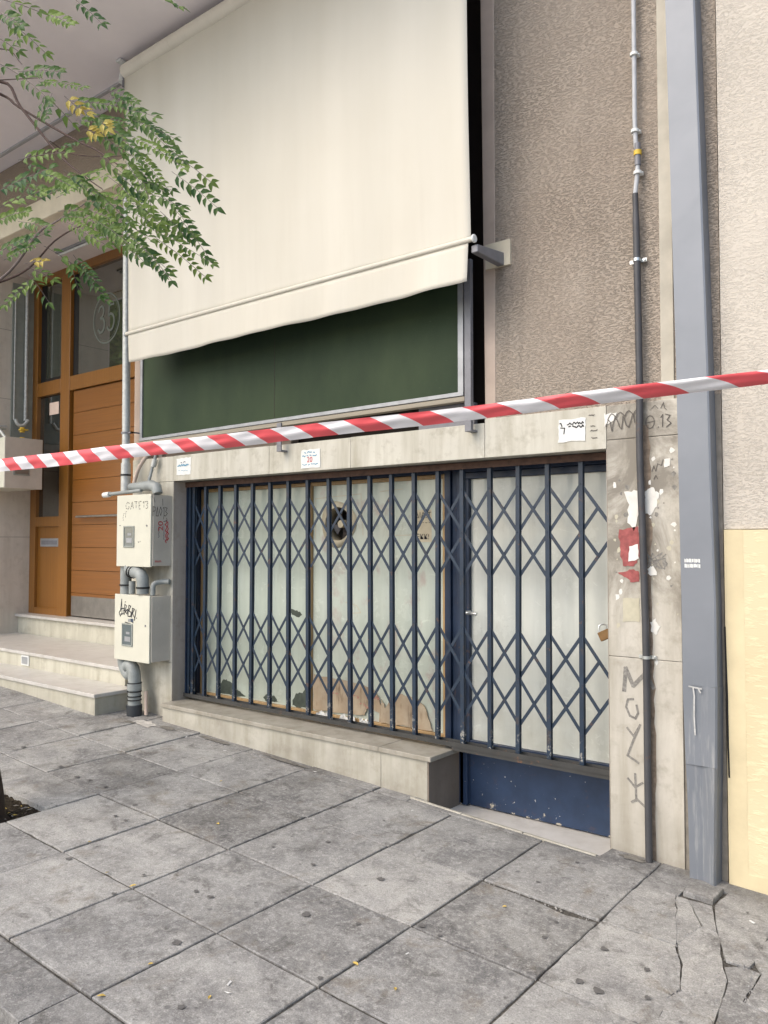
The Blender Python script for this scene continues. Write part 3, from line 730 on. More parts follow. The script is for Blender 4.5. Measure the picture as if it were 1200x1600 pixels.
# entrance steps
st = thing('entrance_steps', (-8, .3, -1.45), 'three cream marble steps climbing to the wooden entrance door', 'steps')
def step(yf, xr, ztop, zbot, yback):
    b = MB(); b.box(-13, xr - .02, yf + .02, yback, zbot, ztop - .032); b.build('riser', M['step'], st, bevel=.003)
    b = MB(); b.box(-13.02, xr, yf, yback, ztop - .031, ztop); b.build('tread', M['tread'], st, bevel=.004)
step(-.40, -6.10, -1.262, -1.6, .0); step(-.02, -6.24, -1.105, -1.27, .82)
b = MB(); b.box(XL + .0, -6.2, .84, Yd + .1, -1.11, -.91); b.build('riser', M['step'], st)
b = MB(); b.box(XL + .0, -6.2, .80, Yd + .1, -.909, -.876); b.build('tread', M['tread'], st, bevel=.004)
vc = thing('vent_cover', (-7.97, -.01, -1.18), 'tiny white framed vent cover set in the middle entrance step', 'vent cover')
b = MB(); b.box(-8.05, -7.90, -.012, .0, -1.243, -1.143); b.build('frame', M['paper'], vc, bevel=.003)
b = MB(); b.box(-8.03, -7.92, -.0165, -.0122, -1.228, -1.158); b.build('grille', M['alum'], vc)

# marble bench sill below the gate
sl = thing('marble_sill', (-4.3, -.05, -1.5), 'long low cream marble plinth with a grey slab top under the folding gate', 'sill')
b = MB(); b.box(-5.59, -3.302, -.095, .10, -1.65, -1.347); b.box(-3.30, -2.936, -.095, .10, -1.72, -1.347); b.build('plinth', M['lintel'], sl, bevel=.003)
b = MB(); b.box(-2.9355, -2.925, -.094, .30, -1.75, -1.347); b.build('plinth_end', M['sillside'], sl)
b = MB(); b.box(-5.598, -3.312, -.112, .34, -1.346, -1.315); b.box(-3.310, -2.90, -.112, .34, -1.346, -1.3155); b.build('slab', M['sillstone'], sl, bevel=.004)

# shop window and door (parts of the building)
Ys = .30
b = MB()
b.box(-5.597, -5.575, Ys - .06, Ys + .06, -1.31, .50); b.box(-5.57, -3.035, Ys - .05, Ys + .06, .455, .505)
b.box(-3.032, -2.985, Ys - .06, Ys + .06, -1.68, .505); b.box(-2.98, -2.945, Ys - .045, Ys + .06, -1.68, .505); b.box(-2.94, -2.892, Ys - .055, Ys + .06, -1.68, .505)
b.box(-2.892, -1.803, Ys - .05, Ys + .06, .455, .505); b.box(-2.89, -1.803, Ys - .035, Ys + .06, .412, .453)
sw = b.build('shop_window', M['navy'], bld, bevel=.003)
b = MB()
b.box(-5.573, -5.53, Ys - .03, Ys + .05, -1.31, .452); b.box(-4.325, -4.275, Ys - .03, Ys + .05, -1.31, .452); b.box(-3.068, -3.036, Ys - .03, Ys + .05, -1.31, .452)
for x0, x1 in ((-5.529, -4.326), (-4.274, -3.069)): b.box(x0, x1, Ys - .028, Ys + .05, .425, .452); b.box(x0, x1, Ys - .028, Ys + .05, -1.31, -1.27)
b.build('wood_frame', M['oldwood'], sw, bevel=.003)
b = MB(); b.box(-5.529, -4.326, Ys, Ys + .02, -1.27, .425); b.build('left_pane', M['pane1'], sw)
# middle pane with the round hole cut for the fan
b = MB(); fx, fz, fr = -4.02, .135, .135; X0, X1, Z0, Z1 = -4.274, -3.069, -1.27, .425
N = 40; ring = [(fx + fr * math.cos(i * 2 * math.pi / N), Ys, fz + fr * math.sin(i * 2 * math.pi / N)) for i in range(N)]
def edge(a):
    c, s = math.cos(a), math.sin(a); t = min((X1 - fx) / c if c > 1e-6 else 1e9, (X0 - fx) / c if c < -1e-6 else 1e9, (Z1 - fz) / s if s > 1e-6 else 1e9, (Z0 - fz) / s if s < -1e-6 else 1e9)
    return (fx + c * t, Ys, fz + s * t)
angs = sorted([i * 2 * math.pi / N for i in range(N)] + [math.atan2(z - fz, x - fx) % (2 * math.pi) for x in (X0, X1) for z in (Z0, Z1)])
for i, a in enumerate(angs):
    a2 = angs[(i + 1) % len(angs)]
    pa = (fx + fr * math.cos(a), Ys, fz + fr * math.sin(a)); pb = (fx + fr * math.cos(a2), Ys, fz + fr * math.sin(a2))
    b.face([pa, edge(a), edge(a2), pb])
b.build('middle_pane', M['pane2'], sw, solid=.006)
b = MB(); b.box(-5.57, -3.04, Ys + .35, Ys + .4, -1.4, .5); b.build('dark_interior', M['wall_inner'], sw)
# peeled patches where the paint on the glass has gone
def blob(mb, pts, y, m=0, jit=.008, seed=3):
    r = random.Random(seed); P = catmull([(p[0], 0, p[1]) for p in pts + pts[:1]], 5)[:-1]
    mb.face([(p.x + r.uniform(-jit, jit), y, p.z + r.uniform(-jit, jit)) for p in P], m)
M['peel'] = plain('bare dirty glass', (.07, .085, .07), .3, 0, .3, 20)
b = MB()
def peel(): 
    global b
    b.build('peeled_patch', M['peel'], sw); b = MB()
blob(b, [(-5.40, -1.265), (-5.36, -1.20), (-5.28, -1.14), (-5.20, -1.17), (-5.10, -1.22), (-5.04, -1.265)], Ys - .001); peel()
blob(b, [(-4.82, -1.24), (-4.76, -1.20), (-4.68, -1.22), (-4.66, -1.255), (-4.76, -1.265)], Ys - .001, seed=5); peel()
blob(b, [(-4.50, -1.265), (-4.45, -1.17), (-4.38, -1.14), (-4.335, -1.05), (-4.332, -1.2), (-4.36, -1.26)], Ys - .001, 0, .012, seed=6); peel()
blob(b, [(-4.56, -.51), (-4.46, -.525), (-4.40, -.55), (-4.42, -.575), (-4.50, -.56)], Ys - .001, 0, .006, seed=7); peel()
blob(b, [(-3.16, -.94), (-3.11, -1.0), (-3.075, -1.15), (-3.075, -1.265), (-3.12, -1.265), (-3.14, -1.1)], Ys - .0015, 0, .004, seed=8)
b.build('peeled_patch', M['peel'], sw)
M['tapemark'] = plain('old tape mark', (.47, .44, .33), .5, 0, .1, 20)
for ln in ([(-4.25, .02), (-4.25, .33), (-3.80, .35), (-3.78, .05)], [(-3.62, .36), (-3.42, .37)], [(-3.55, .045), (-3.28, .05)], [(-4.2, -.03), (-3.9, -.04)], [(-3.95, -.44), (-3.84, -.46), (-3.80, -.51), (-3.9, -.52)]):
    b = MB(); strokes(b, [ln], 0, 0, 1, 1, Ys - .0045, .006); b.build('tape_mark', M['tapemark'], sw)
# door with its kick panel
b = MB(); b.box(-2.888, -2.862, Ys - .03, Ys + .04, -1.68, .41); b.box(-2.86, -1.803, Ys - .03, Ys + .04, -1.325, -1.275); b.box(-1.86, -1.803, Ys - .028, Ys + .04, -1.27, .41)
sd = b.build('shop_door', M['navy'], bld, bevel=.003)
b = MB(); b.box(-2.861, -1.861, Ys, Ys + .02, -1.275, .411); b.build('pane', M['pane3'], sd)
b = MB(); b.box(-2.86, -1.803, Ys - .028, Ys + .04, -1.685, -1.33); b.box(-2.92, -2.865, Ys - .055, Ys + .04, -1.685, -1.33); b.build('kick_panel', M['navypanel'], sd, bevel=.003)
b = MB(); b.tube([(-2.87, .20, -.452), (-2.76, .20, -.455)], .011); b.tube([(-2.86, .20, -.452), (-2.86, .28, -.452)], .009); b.build('handle', M['galvclamp'], sd, smooth=True)

# extractor fan in the hole
fan = thing('extractor_fan', (fx, Ys, fz), 'grimy round extractor fan set in the painted shop window', 'fan')
b = MB()
for i in range(40):
    a0, a1 = i * math.pi / 20, (i + 1) * math.pi / 20
    def q(r, a, y): return (fx + r * math.cos(a), y, fz + r * math.sin(a))
    ro = .172 + .01 * math.sin(3 * a0 + 1); ro1 = .172 + .01 * math.sin(3 * a1 + 1)
    b.face([q(.125, a0, Ys - .012), q(ro, a0, Ys - .005), q(ro1, a1, Ys - .005), q(.125, a1, Ys - .012)])
    b.face([q(.125, a0, Ys - .012), q(.125, a1, Ys - .012), q(.125, a1, Ys + .12), q(.125, a0, Ys + .12)])
b.build('housing', M['papercream'], fan, smooth=True, solid=.002)
for k in range(4):
    a = .4 + k * math.pi / 2; b = MB(); P = []
    for r_, w0, w1 in ((.03, -.22, .22), (.07, -.33, .33), (.112, -.40, .40)):
        P.append((Vector((fx + r_ * math.cos(a + w0), Ys + .045, fz + r_ * math.sin(a + w0))), Vector((fx + r_ * math.cos(a + w1), Ys + .075, fz + r_ * math.sin(a + w1)))))
    for (p, q_), (p2, q2) in zip(P, P[1:]): b.face([p, p2, q2, q_])
    b.build('blade', M['shutter'] if k % 2 else M['alumdark'], fan, solid=.003)
b = MB(); b.tube([(fx, Ys + .02, fz), (fx, Ys + .09, fz)], [.028, .032], 16); b.build('hub', M['papercream'], fan, smooth=True)
b = MB(); b.face([(fx - .14, Ys + .11, fz - .14), (fx + .14, Ys + .11, fz - .14), (fx + .14, Ys + .11, fz + .14), (fx - .14, Ys + .11, fz + .14)]); b.build('backing', M['wall_inner'], fan)

# cardboard propped against the glass
def cardpiece(pts, y, label, red=False, th_=.005, seed=1):
    t = thing('cardboard_sheet', (pts[0][0], y, pts[0][1]), label, 'cardboard')
    r = random.Random(seed); poly = []
    for a, c in zip(pts, pts[1:] + pts[:1]):
        for i in range(5): poly.append((a[0] + (c[0] - a[0]) * i / 5 + r.uniform(-.006, .006), a[1] + (c[1] - a[1]) * i / 5 + r.uniform(-.006, .006)))
    b = MB(); b.face([(p[0], y, p[1]) for p in poly]); b.build('board', M['card'], t, solid=th_)
    if red:
        b = MB()
        for k, (x, z) in enumerate(((-4.13, -1.11), (-3.93, -1.11), (-3.74, -1.10), (-3.80, -1.17))): scribble(b, x, x + .13, z, .03, y - .004, .007, 0, 60, seed + k)
        b.build('print', M['inkredfade'], t)
    return t
cardpiece([(-4.262, -1.0), (-3.90, -1.01), (-3.66, -1.045), (-3.60, -1.15), (-3.62, -1.21), (-3.72, -1.17), (-3.76, -1.235), (-3.86, -1.245), (-4.20, -1.26), (-4.258, -1.255)], Ys - .012, 'torn cardboard sheet with faint red print leaning behind the gate below the fan', True, seed=2)
cardpiece([(-3.60, -1.10), (-3.57, -1.16), (-3.46, -1.05), (-3.30, -1.06), (-3.22, -1.12), (-3.16, -1.265), (-3.40, -1.262), (-3.62, -1.268)], Ys - .014, 'curved torn cardboard piece beside the blue post, right of the printed sheet', seed=4)
for k, (x, z, s, lb) in enumerate(((-4.12, -1.285, .07, 'white crumpled paper scrap leftmost on the gate ledge under the cardboard'), (-3.88, -1.285, .08, 'middle white crumpled paper scrap on the ledge under the red printed cardboard'), (-3.72, -1.29, .055, 'rightmost white crumpled paper scrap on the ledge beside the torn brown corner'))):
    bm = bmesh.new(); bmesh.ops.create_grid(bm, x_segments=6, y_segments=4, size=1); r = random.Random(k + 3); b = MB()
    for f in bm.faces: b.face([(x + v.co.x * s * .8 + .01 * math.sin(v.co.y * 9 + k), .235 + v.co.y * .02 + .012 * math.sin(v.co.x * 7), z + .012 + v.co.y * .018 + .012 * math.sin(v.co.x * 5 + v.co.y * 4 + k)) for v in f.verts])
    bm.free(); o = b.build('paper_scrap', M['paperscrap'], solid=.001); tag(o, lb, 'paper scrap')
nt_ = thing('paper_notice', (-3.28, Ys, .2), 'yellowed notice with black lettering stuck inside the window right of the fan', 'notice')
b = MB(); b.box(-3.315, -3.175, Ys - .004, Ys - .001, .0, .22); b.build('sheet', M['papercream'], nt_)
b = MB(); text_mesh(b, 'ΔΙΑ!Τ', .055, lambda u, v: (-3.315 + u, Ys - .006, .165 + v)); scribble(b, -3.31, -3.18, .135, .014, Ys - .006, .003); text_mesh(b, 'ΙΕΚΚ!', .05, lambda u, v: (-3.315 + u, Ys - .006, .02 + v)); b.build('print', M['ink'], nt_)

# ------------------------------------------------------------ folding gate
GY = .15
gate = thing('folding_gate', (-3.7, GY, -1.3), 'closed navy blue folding lattice security gate across the shop window and door', 'gate')
BX = [-5.562, -5.512, -5.362, -5.184, -4.989, -4.794, -4.591, -4.39, -4.186, -3.973, -3.779, -3.59, -3.4, -3.21, -3.022, -2.831, -2.63, -2.432, -2.231, -2.021]
DX = [0, .004, .003, .006, .004, .005, 0, -.003, -.006, -.008, -.008, -.006, -.004, -.002, .004, .0, .003, .006, .0, .004]
for x, d in zip(BX, DX):
    b = MB(); zb = -1.268 + random.uniform(-.012, .004)
    for y in (GY - .009, GY + .009):
        b.hexa([(x - .014 - d, y - .005, zb), (x + .014 - d, y - .005, zb), (x + .014 - d, y + .005, zb), (x - .014 - d, y + .005, zb)],
               [(x - .014 + d, y - .005, .478), (x + .014 + d, y - .005, .478), (x + .014 + d, y + .005, .478), (x - .014 + d, y + .005, .478)])
    for z in (.335, .060, -.215, -.532, -.815, -1.10, .46, -1.25):
        b.tube([(x, GY - .017, z), (x, GY + .017, z)], .006, 6)
    b.build('bar', M['navybar'], gate, bevel=.0015)
H1 = [.335, .060, -.215]; H2 = [-.532, -.815, -1.10]
ends = BX + [-1.83]
def strip(x0, z0, x1, z1, y):
    b = MB(); b.bar((x0, y, z0), (x1, y, z1), .0195, .003); b.build('lattice_strip', M['navybar'], gate)
for H in (H1, H2):
    for i in range(1, len(BX)):
        if i + 2 < len(BX): strip(BX[i], H[0], BX[i + 2], H[2], GY - .003); strip(BX[i], H[2], BX[i + 2], H[0], GY + .003)
    # half strips at both ends
    strip(BX[1], H[1], BX[2], H[2], GY - .0031); strip(BX[1], H[1], BX[2], H[0], GY + .0031)
    n = len(BX) - 1; xr = -1.815; k = (xr - BX[n]) / .205; hh = H[0] - H[1]
    strip(BX[n - 1], H[0], BX[n], H[1], GY - .0031); strip(BX[n - 1], H[2], BX[n], H[1], GY + .0031)
    strip(BX[n], H[0], xr, H[0] - hh * k, GY - .0031); strip(BX[n], H[1], BX[n] + .105, H[1] + hh * .51, GY + .0031)
    strip(BX[n], H[1], BX[n] + .105, H[1] - hh * .51, GY - .0031); strip(BX[n], H[2], xr, H[2] + hh * k, GY + .0031)
b = MB(); b.box(-5.597, -1.804, GY - .034, GY + .034, -1.292, -1.276); b.box(-5.597, -1.804, GY - .034, GY - .030, -1.276, -1.262); b.box(-5.597, -1.804, GY + .030, GY + .034, -1.276, -1.262); b.box(-2.90, -1.804, GY - .030, GY + .030, -1.315, -1.293)
b.build('bottom_rail', M['rust'], gate)
b = MB(); b.box(-5.597, -1.804, GY - .03, GY + .03, .482, .504); b.box(-5.597, -1.804, GY - .03, GY - .025, .462, .482); b.build('top_rail', M['rustbrown'], gate)
b = MB(); b.box(-5.596, -5.582, GY - .02, GY + .03, -1.27, .48); b.build('side_channel', M['navy'], gate)
for (x, z) in ((-5.50, .33), (-5.46, .30), (-5.40, .15), (-5.38, .14)): pass
pl = thing('padlock', (-1.86, .10, -.51), 'brown brass padlock hanging at the right edge of the gate', 'padlock')
b = MB(); c_, s_ = math.cos(.45), math.sin(.45)
def rp(u, v, y): return (-1.862 + u * c_ - v * s_, y, -.515 + u * s_ + v * c_)
b.hexa([rp(-.034, -.026, .085), rp(.034, -.026, .085), rp(.034, .026, .085), rp(-.034, .026, .085)], [rp(-.034, -.026, .108), rp(.034, -.026, .108), rp(.034, .026, .108), rp(-.034, .026, .108)])
b.build('body', M['brass'], pl, bevel=.004)
b = MB(); b.tube([rp(-.02, .025, .097), rp(-.02, .045, .097), rp(-.012, .058, .1), rp(0, .063, .11), rp(.012, .058, .12), rp(.02, .045, .125), rp(.02, .026, .1)], .0045, 8); b.build('shackle', M['galvclamp'], pl, smooth=True)

# ------------------------------------------------------------ window screen
sn = thing('window_screen', (-4.3, -.05, 1.2), 'dark green fly screen in a grey frame hung before the window below the awning', 'window screen')
b = MB(); b.face([(-5.975, -.045, .90), (-2.72, -.045, .92), (-2.72, -.045, 3.9), (-5.975, -.045, 3.9)]); b.build('mesh', M['screen'], sn, solid=.003)
b = MB(); b.box(-6.0, -5.97, -.06, -.03, .885, 3.9); b.box(-2.725, -2.685, -.062, -.03, .905, 3.9)
b.hexa([(-6.0, -.064, .868), (-2.685, -.064, .892), (-2.685, -.03, .892), (-6.0, -.03, .868)], [(-6.0, -.064, .893), (-2.685, -.064, .917), (-2.685, -.03, .917), (-6.0, -.03, .893)])
b.build('frame', M['alum'], sn, bevel=.002)
b = MB(); b.hexa([(-6.005, -.058, .835), (-2.68, -.058, .858), (-2.68, .0, .858), (-6.005, .0, .835)], [(-6.005, -.058, .866), (-2.68, -.058, .889), (-2.68, .0, .889), (-6.005, .0, .866)])
b.build('bottom_rail', M['oldrail'], sn, bevel=.003)
b = MB(); b.box(-4.35, -4.347, -.048, -.046, .9, 1.5); b.build('seam', M['shutter'], sn)
def post(x, z0, z1, y0, y1, nm='bracket'):
    b = MB(); b.box(x, x + .045, y0, y1, z0, z1); b.box(x, x + .045, y1, -.001, z0, z0 + .012); b.build(nm, M['alumdark'], sn, bevel=.002)
post(-2.668, .668, 1.72, -.075, -.045, 'side_post'); post(-4.30, .66, .87, -.07, -.058)

# ------------------------------------------------------------ awning
aw = thing('awning', (-4.1, -.33, 1.7), 'cream roll down canvas awning hanging over the window', 'awning')
AX0, AX1 = -5.80, -2.462
b = MB(); nx, nz = 60, 50
def fab(u, v):   # v 0 bottom bar .. 1 roller
    x = AX0 + (AX1 - AX0) * u - .03 * v * (1 - u); z = 1.715 + (3.90 - 1.715) * v + .012 * (1 - u)
    y = -.315 - .05 * v + .014 * math.sin(math.pi * v) * math.sin(u * 5 + .6) + .004 * math.sin(u * 23 + v * 2) * (1 - v) + .003 * math.sin(u * 41) + .005 * math.sin(u * 9 + v * 6) * v * (1 - v) * 2 + .003 * math.exp(-v * 14) * math.sin(u * 67 + 2 * math.sin(u * 13))
    return (x, y, z)
for i in range(nx):
    for k in range(nz): b.face([fab(i / nx, k / nz), fab((i + 1) / nx, k / nz), fab((i + 1) / nx, (k + 1) / nz), fab(i / nx, (k + 1) / nz)])
o = b.build('canvas', M['fabric'], aw, smooth=True, solid=.0016)
b = MB(); nx, nz = 90, 8
def val(u, v):
    x = AX0 + .0 + (AX1 - AX0 - .02) * u + .008 * (1 - v) * (1 if u < .5 else -1); z = 1.712 - (.225 + .012 * math.sin(u * 3.1 + .4) + .003 * math.sin(u * 9)) * (1 - v)
    y = -.318 + (1 - v) * (.010 * math.sin(u * 11) + .005 * math.sin(u * 31 + 1) + .006 * math.sin(u * 53))
    return (x, y, z)
for i in range(nx):
    for k in range(nz): b.face([val(i / nx, k / nz), val((i + 1) / nx, k / nz), val((i + 1) / nx, (k + 1) / nz), val(i / nx, (k + 1) / nz)])
o = b.build('valance', M['fabric'], aw, smooth=True, solid=.0016)
bm = bmesh.new(); bm.from_mesh(o.data); bmesh.ops.remove_doubles(bm, verts=bm.verts, dist=.0005); bm.to_mesh(o.data); bm.free()
b = MB(); b.tube([(AX0 - .03, -.318, 1.722), (AX1 + .012, -.318, 1.728)], .0155, 16); b.build('hem_bar', M['fabric'], aw, smooth=True)
b = MB(); b.tube([(AX1 + .012, -.318, 1.728), (AX1 + .026, -.318, 1.728)], .024, 16); b.tube([(AX0 - .045, -.318, 1.722), (AX0 - .03, -.318, 1.722)], .022, 16); b.build('end_cap', M['paper'], aw, smooth=True, bevel=.004)
b = MB(); b.tube([(AX0 - .03, -.35, 3.925), (AX1 + .02, -.35, 3.925)], .060, 20)
for x in (-5.55, -5.20, -5.0): b.tube([(x, -.35, 3.925), (x + .01, -.35, 3.925)], .0615, 20)
b.build('roller', M['rollerfab'], aw, smooth=True)
b = MB(); b.box(AX0 - .10, AX0 - .04, -.40, -.29, 4.01, 4.03); b.tube([(AX0 - .06, -.34, 4.0), (AX0 - .075, -.34, 3.92), (AX0 - .07, -.36, 3.85)], [.02, .035, .03], 12); b.box(AX0 - .055, AX0 - .03, -.37, -.33, 3.80, 3.90, 1)
b.build('roller_bracket', [M['paper'], M['alumdark']], aw, bevel=.003)
b = MB(); b.hexa([(-2.475, -.30, 1.655), (-2.43, -.30, 1.655), (-2.43, .0, 1.655), (-2.475, .0, 1.655)], [(-2.475, -.30, 1.70), (-2.43, -.30, 1.70), (-2.43, .0, 1.735), (-2.475, .0, 1.735)])
b.build('arm', M['alumdark'], aw, bevel=.006)
b = MB(); b.box(-2.56, -2.39, -.004, .012, 1.655, 1.808); b.build('wall_plate', M['cream_band'], aw)

# ------------------------------------------------------------ conduit, clamps, downpipe casing
cd = thing('wall_conduit', (-1.6, -.03, -1.65), 'thin conduit running up the wall, grey above and worn black below', 'conduit')
b = MB(); b.tube(catmull([(-1.61, -.028, 7.0), (-1.61, -.028, 2.92), (-1.61, -.028, 2.22), (-1.597, -.028, 2.07), (-1.60, -.028, 1.97), (-1.612, -.03, 1.86), (-1.612, -.03, 1.82)], 5), .0125, 10); b.build('upper_tube', M['conduit_light'], cd, smooth=True)
b = MB(); b.tube(catmull([(-1.612, -.03, 1.86), (-1.607, -.03, 1.53), (-1.601, -.03, .84), (-1.602, -.036, .5), (-1.592, -.032, -.01), (-1.582, -.030, -.61), (-1.580, -.034, -1.17), (-1.578, -.034, -1.70)], 6), [.0155] * 3 + [.0185] * 40, 12)
b.build('lower_tube', M['conduit_dark'], cd, smooth=True)
b = MB(); b.tube([(-1.597, -.028, 2.13), (-1.597, -.028, 2.01)], .017, 10); b.tube([(-1.597, -.028, 2.09), (-1.597, -.028, 2.065)], .021, 10, 1); b.build('coupling', [M['alumdark'], M['yellow']], cd, smooth=True)
for x, z, w_, mm in ((-1.61, 2.62, .022, 'paper'), (-1.61, 2.20, .024, 'paper'), (-1.598, 1.97, .022, 'paper'), (-1.607, 1.50, .046, 'galvclamp'), (-1.582, -.60, .046, 'galvclamp')):
    b = MB(); b.tube([(x, -.03, z - .008), (x, -.03, z + .008)], .0215, 12); b.box(x - w_, x + w_, -.012, .0, z - .009, z + .009); b.tube([(x + w_ * .75, -.012, z), (x + w_ * .75, -.022, z)], .007, 8); b.build('clamp', M[mm], cd, smooth=True)
M['stainrun'] = plain('rust run stain', (.20, .155, .115), .85, 0, .35, 30)  # conduit's shadow and a rust stain painted together as one brown strip
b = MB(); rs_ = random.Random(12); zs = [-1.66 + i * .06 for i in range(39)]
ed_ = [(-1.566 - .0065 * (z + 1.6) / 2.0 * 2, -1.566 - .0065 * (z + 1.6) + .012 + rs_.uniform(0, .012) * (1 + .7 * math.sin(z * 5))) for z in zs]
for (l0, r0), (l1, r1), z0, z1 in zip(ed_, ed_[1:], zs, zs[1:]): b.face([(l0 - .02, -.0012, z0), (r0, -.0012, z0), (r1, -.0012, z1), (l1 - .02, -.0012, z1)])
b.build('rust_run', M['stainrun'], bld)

ds = thing('downpipe_casing', (-1.3, -.04, -1.65), 'tall blue grey sheet metal casing boxing in the downpipe between the buildings', 'pipe casing')
b = MB()
prof = [(7.5, -1.445, -1.305, -.08), (2.8, -1.422, -1.282, -.08), (.86, -1.39, -1.242, -.08), (.30, -1.385, -1.235, -.08), (-.3, -1.38, -1.222, -.078), (-.71, -1.378, -1.222, -.08)]
prof2 = [(-.71, -1.379, -1.220, -.083), (-1.1, -1.368, -1.226, -.086), (-1.35, -1.362, -1.234, -.08), (-1.63, -1.358, -1.240, -.083), (-1.72, -1.358, -1.240, -.084)]
def casing(pf, rid):
    for (z1, a1, c1, y1), (z0, a0, c0, y0) in zip(pf, pf[1:]):
        def row(z, a, c, y): 
            mx = a + (c - a) * .52
            return [(a, .008, z), (a, y + rid * .6, z), (mx, y + rid * 2.0, z), (mx + .012, y + rid * 1.5, z), (c, y - rid * 1.2, z), (c + .008, y + .004, z), (c + .010, .008, z)]
        A, B = row(z1, a1, c1, y1), row(z0, a0, c0, y0)
        for i in range(len(A) - 1): b.face([A[i], A[i + 1], B[i + 1], B[i]])
casing(prof, 0.)
b.build('upper_casing', M['duct'], ds, solid=.001)
b = MB(); casing(prof2[:2], .003); casing(prof2[1:], .009); b.build('lower_casing', M['duct'], ds, solid=.001)
b = MB(); r = random.Random(9)
for row_ in range(2):
    xx = -1.362
    while xx < -1.285:
        wv = r.uniform(.004, .009); z0 = -.083 - row_ * .026
        b.face([(xx, -.0795, z0 - .018), (xx + wv, -.0795, z0 - .018 + r.uniform(-.003, .003)), (xx + wv, -.0795, z0 + r.uniform(-.004, .002)), (xx, -.0795, z0)]); xx += wv + r.uniform(.0, .003)
for f in range(len(b.v)): b.v[f] = (b.v[f][0], -.0805, b.v[f][2])
b.build('sticker', M['paper'], ds)
M['limescale'] = plain('lime run', (.46, .46, .44), .8, 0, .2, 40)
b = MB(); strokes(b, [[(-1.345, -.715), (-1.285, -.722)], [(-1.325, -.72), (-1.32, -.76), (-1.322, -.86), (-1.318, -.95)], [(-1.30, -.72), (-1.29, -.74)]], 0, 0, 1, 1, -.0905, .007); b.build('lime_run', M['limescale'], ds)

# neighbour
nb = thing('neighbour_building', (2, .3, -1.7), 'neighbouring building with pale pink roughcast above and cream yellow roughcast below', 'building')
b = MB(); b.box(-1.195, 9, .006, .4, .065, 9); b.build('upper_wall', M['neigh'], nb)
b = MB(); b.box(-1.19, -1.10, -.012, .4, -2.2, .062, 1); b.box(-1.10, 9, -.011, .4, -1.60, .061); b.box(-1.10, 9, -.012, .4, -2.2, -1.60, 1); b.build('lower_wall', [M['neigh_low'], M['neigh_flat']], nb)
b = MB(); strokes(b, [[(-1.192, -.42), (-1.190, -.55), (-1.186, -.75), (-1.185, -1.0), (-1.182, -1.15)]], 0, 0, 1, 1, -.0126, .009); b.build('crack', M['black'], nb)

# ------------------------------------------------------------ gas meter cabinets and pipes
def cabinet(x0, x1, z0, z1, y, yb, label, wz, winx):
    t = thing('meter_cabinet', ((x0 + x1) / 2, y, z0), label, 'meter cabinet', 'gas meter cabinets on the entrance walls')
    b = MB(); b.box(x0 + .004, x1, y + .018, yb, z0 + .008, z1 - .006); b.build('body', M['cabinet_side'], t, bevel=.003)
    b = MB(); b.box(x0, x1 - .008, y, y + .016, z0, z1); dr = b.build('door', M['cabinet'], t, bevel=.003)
    wx0, wx1 = winx; b = MB(); wz0, wz1 = wz
    for q in ((wx0, wx1, wz1 - .012, wz1), (wx0, wx1, wz0, wz0 + .012), (wx0, wx0 + .012, wz0 + .012, wz1 - .012), (wx1 - .012, wx1, wz0 + .012, wz1 - .012)): b.box(q[0], q[1], y - .008, y - .0005, q[2], q[3])
    wf = b.build('window_frame', M['cab_frame'], t, bevel=.002)
    b = MB(); b.box(wx0 + .012, wx1 - .012, y - .004, y - .001, wz0 + .012, wz1 - .012); b.build('pane', M['meterglass'], wf)
    b = MB(); b.box(wx0 + .04, wx1 - .03, y - .0052, y - .0042, wz0 + .04, wz0 + .08); b.box(wx0 + .06, wx1 - .04, y - .0052, y - .0042, wz0 + .10, wz0 + .12); b.build('meter_face', M['alum'], wf)
    b = MB(); b.tube([(x1 - .06, y - .004, (wz0 + wz1) / 2 + .09), (x1 - .06, y, (wz0 + wz1) / 2 + .09)], .008, 10); b.build('lock', M['alumdark'], t)
    return t
YB = -.20
# upper cabinet: front plane X -6.02..-5.54 seen at Y=-.25
c1 = cabinet(-6.108, -5.622, -.205, .395, YB, .0, 'upper cream gas meter cabinet with dotted black graffiti, above the tagged one', (-.045, .135), (-6.003, -5.853))
c2 = cabinet(-6.125, -5.626, -.99, -.44, YB, .0, 'lower cream gas meter cabinet with a black scrawled tag on its door', (-.87, -.68), (-6.01, -5.86))
b = MB()      # dotted letters
def dots(lines, x0, z0, s, y, wd):
    for l in lines:
        for a, c in zip(l, l[1:]):
            n = max(1, int(math.hypot(c[0] - a[0], c[1] - a[1]) / .34))
            for i in range(n): 
                t0, t1 = i / n, (i + .62) / n
                strokes(b, [[(a[0] + (c[0] - a[0]) * t0, a[1] + (c[1] - a[1]) * t0), (a[0] + (c[0] - a[0]) * t1, a[1] + (c[1] - a[1]) * t1)]], x0, z0, s, s, y, wd)
GATE = [[(.8, .8), (.4, 1), (0, .6), (.05, .2), (.5, 0), (.8, .3), (.5, .4)], [(1.1, 0), (1.45, 1), (1.8, 0)], [(1.25, .4), (1.65, .4)], [(2.0, 1), (2.7, 1)], [(2.35, 1), (2.35, 0)], [(3.5, 1), (3.0, 1), (3.0, 0), (3.5, 0)], [(3.0, .5), (3.4, .5)], [(3.9, .8), (4.1, 1), (4.1, 0)], [(4.4, .9), (4.8, 1), (5.0, .75), (4.7, .5), (5.0, .25), (4.8, 0), (4.4, .1)]]
dots(GATE, -5.978, .275, .062, YB - .001, .006)
dots([[(0, 0), (.2, .8), (.5, .9)], [(.7, .2), (.8, 1.1), (1.2, 1.2)], [(0, -.3), (.3, -.2)]], -6.018, .20, .05, YB - .001, .005)
b.build('graffiti', M['inkpencil'], c1)
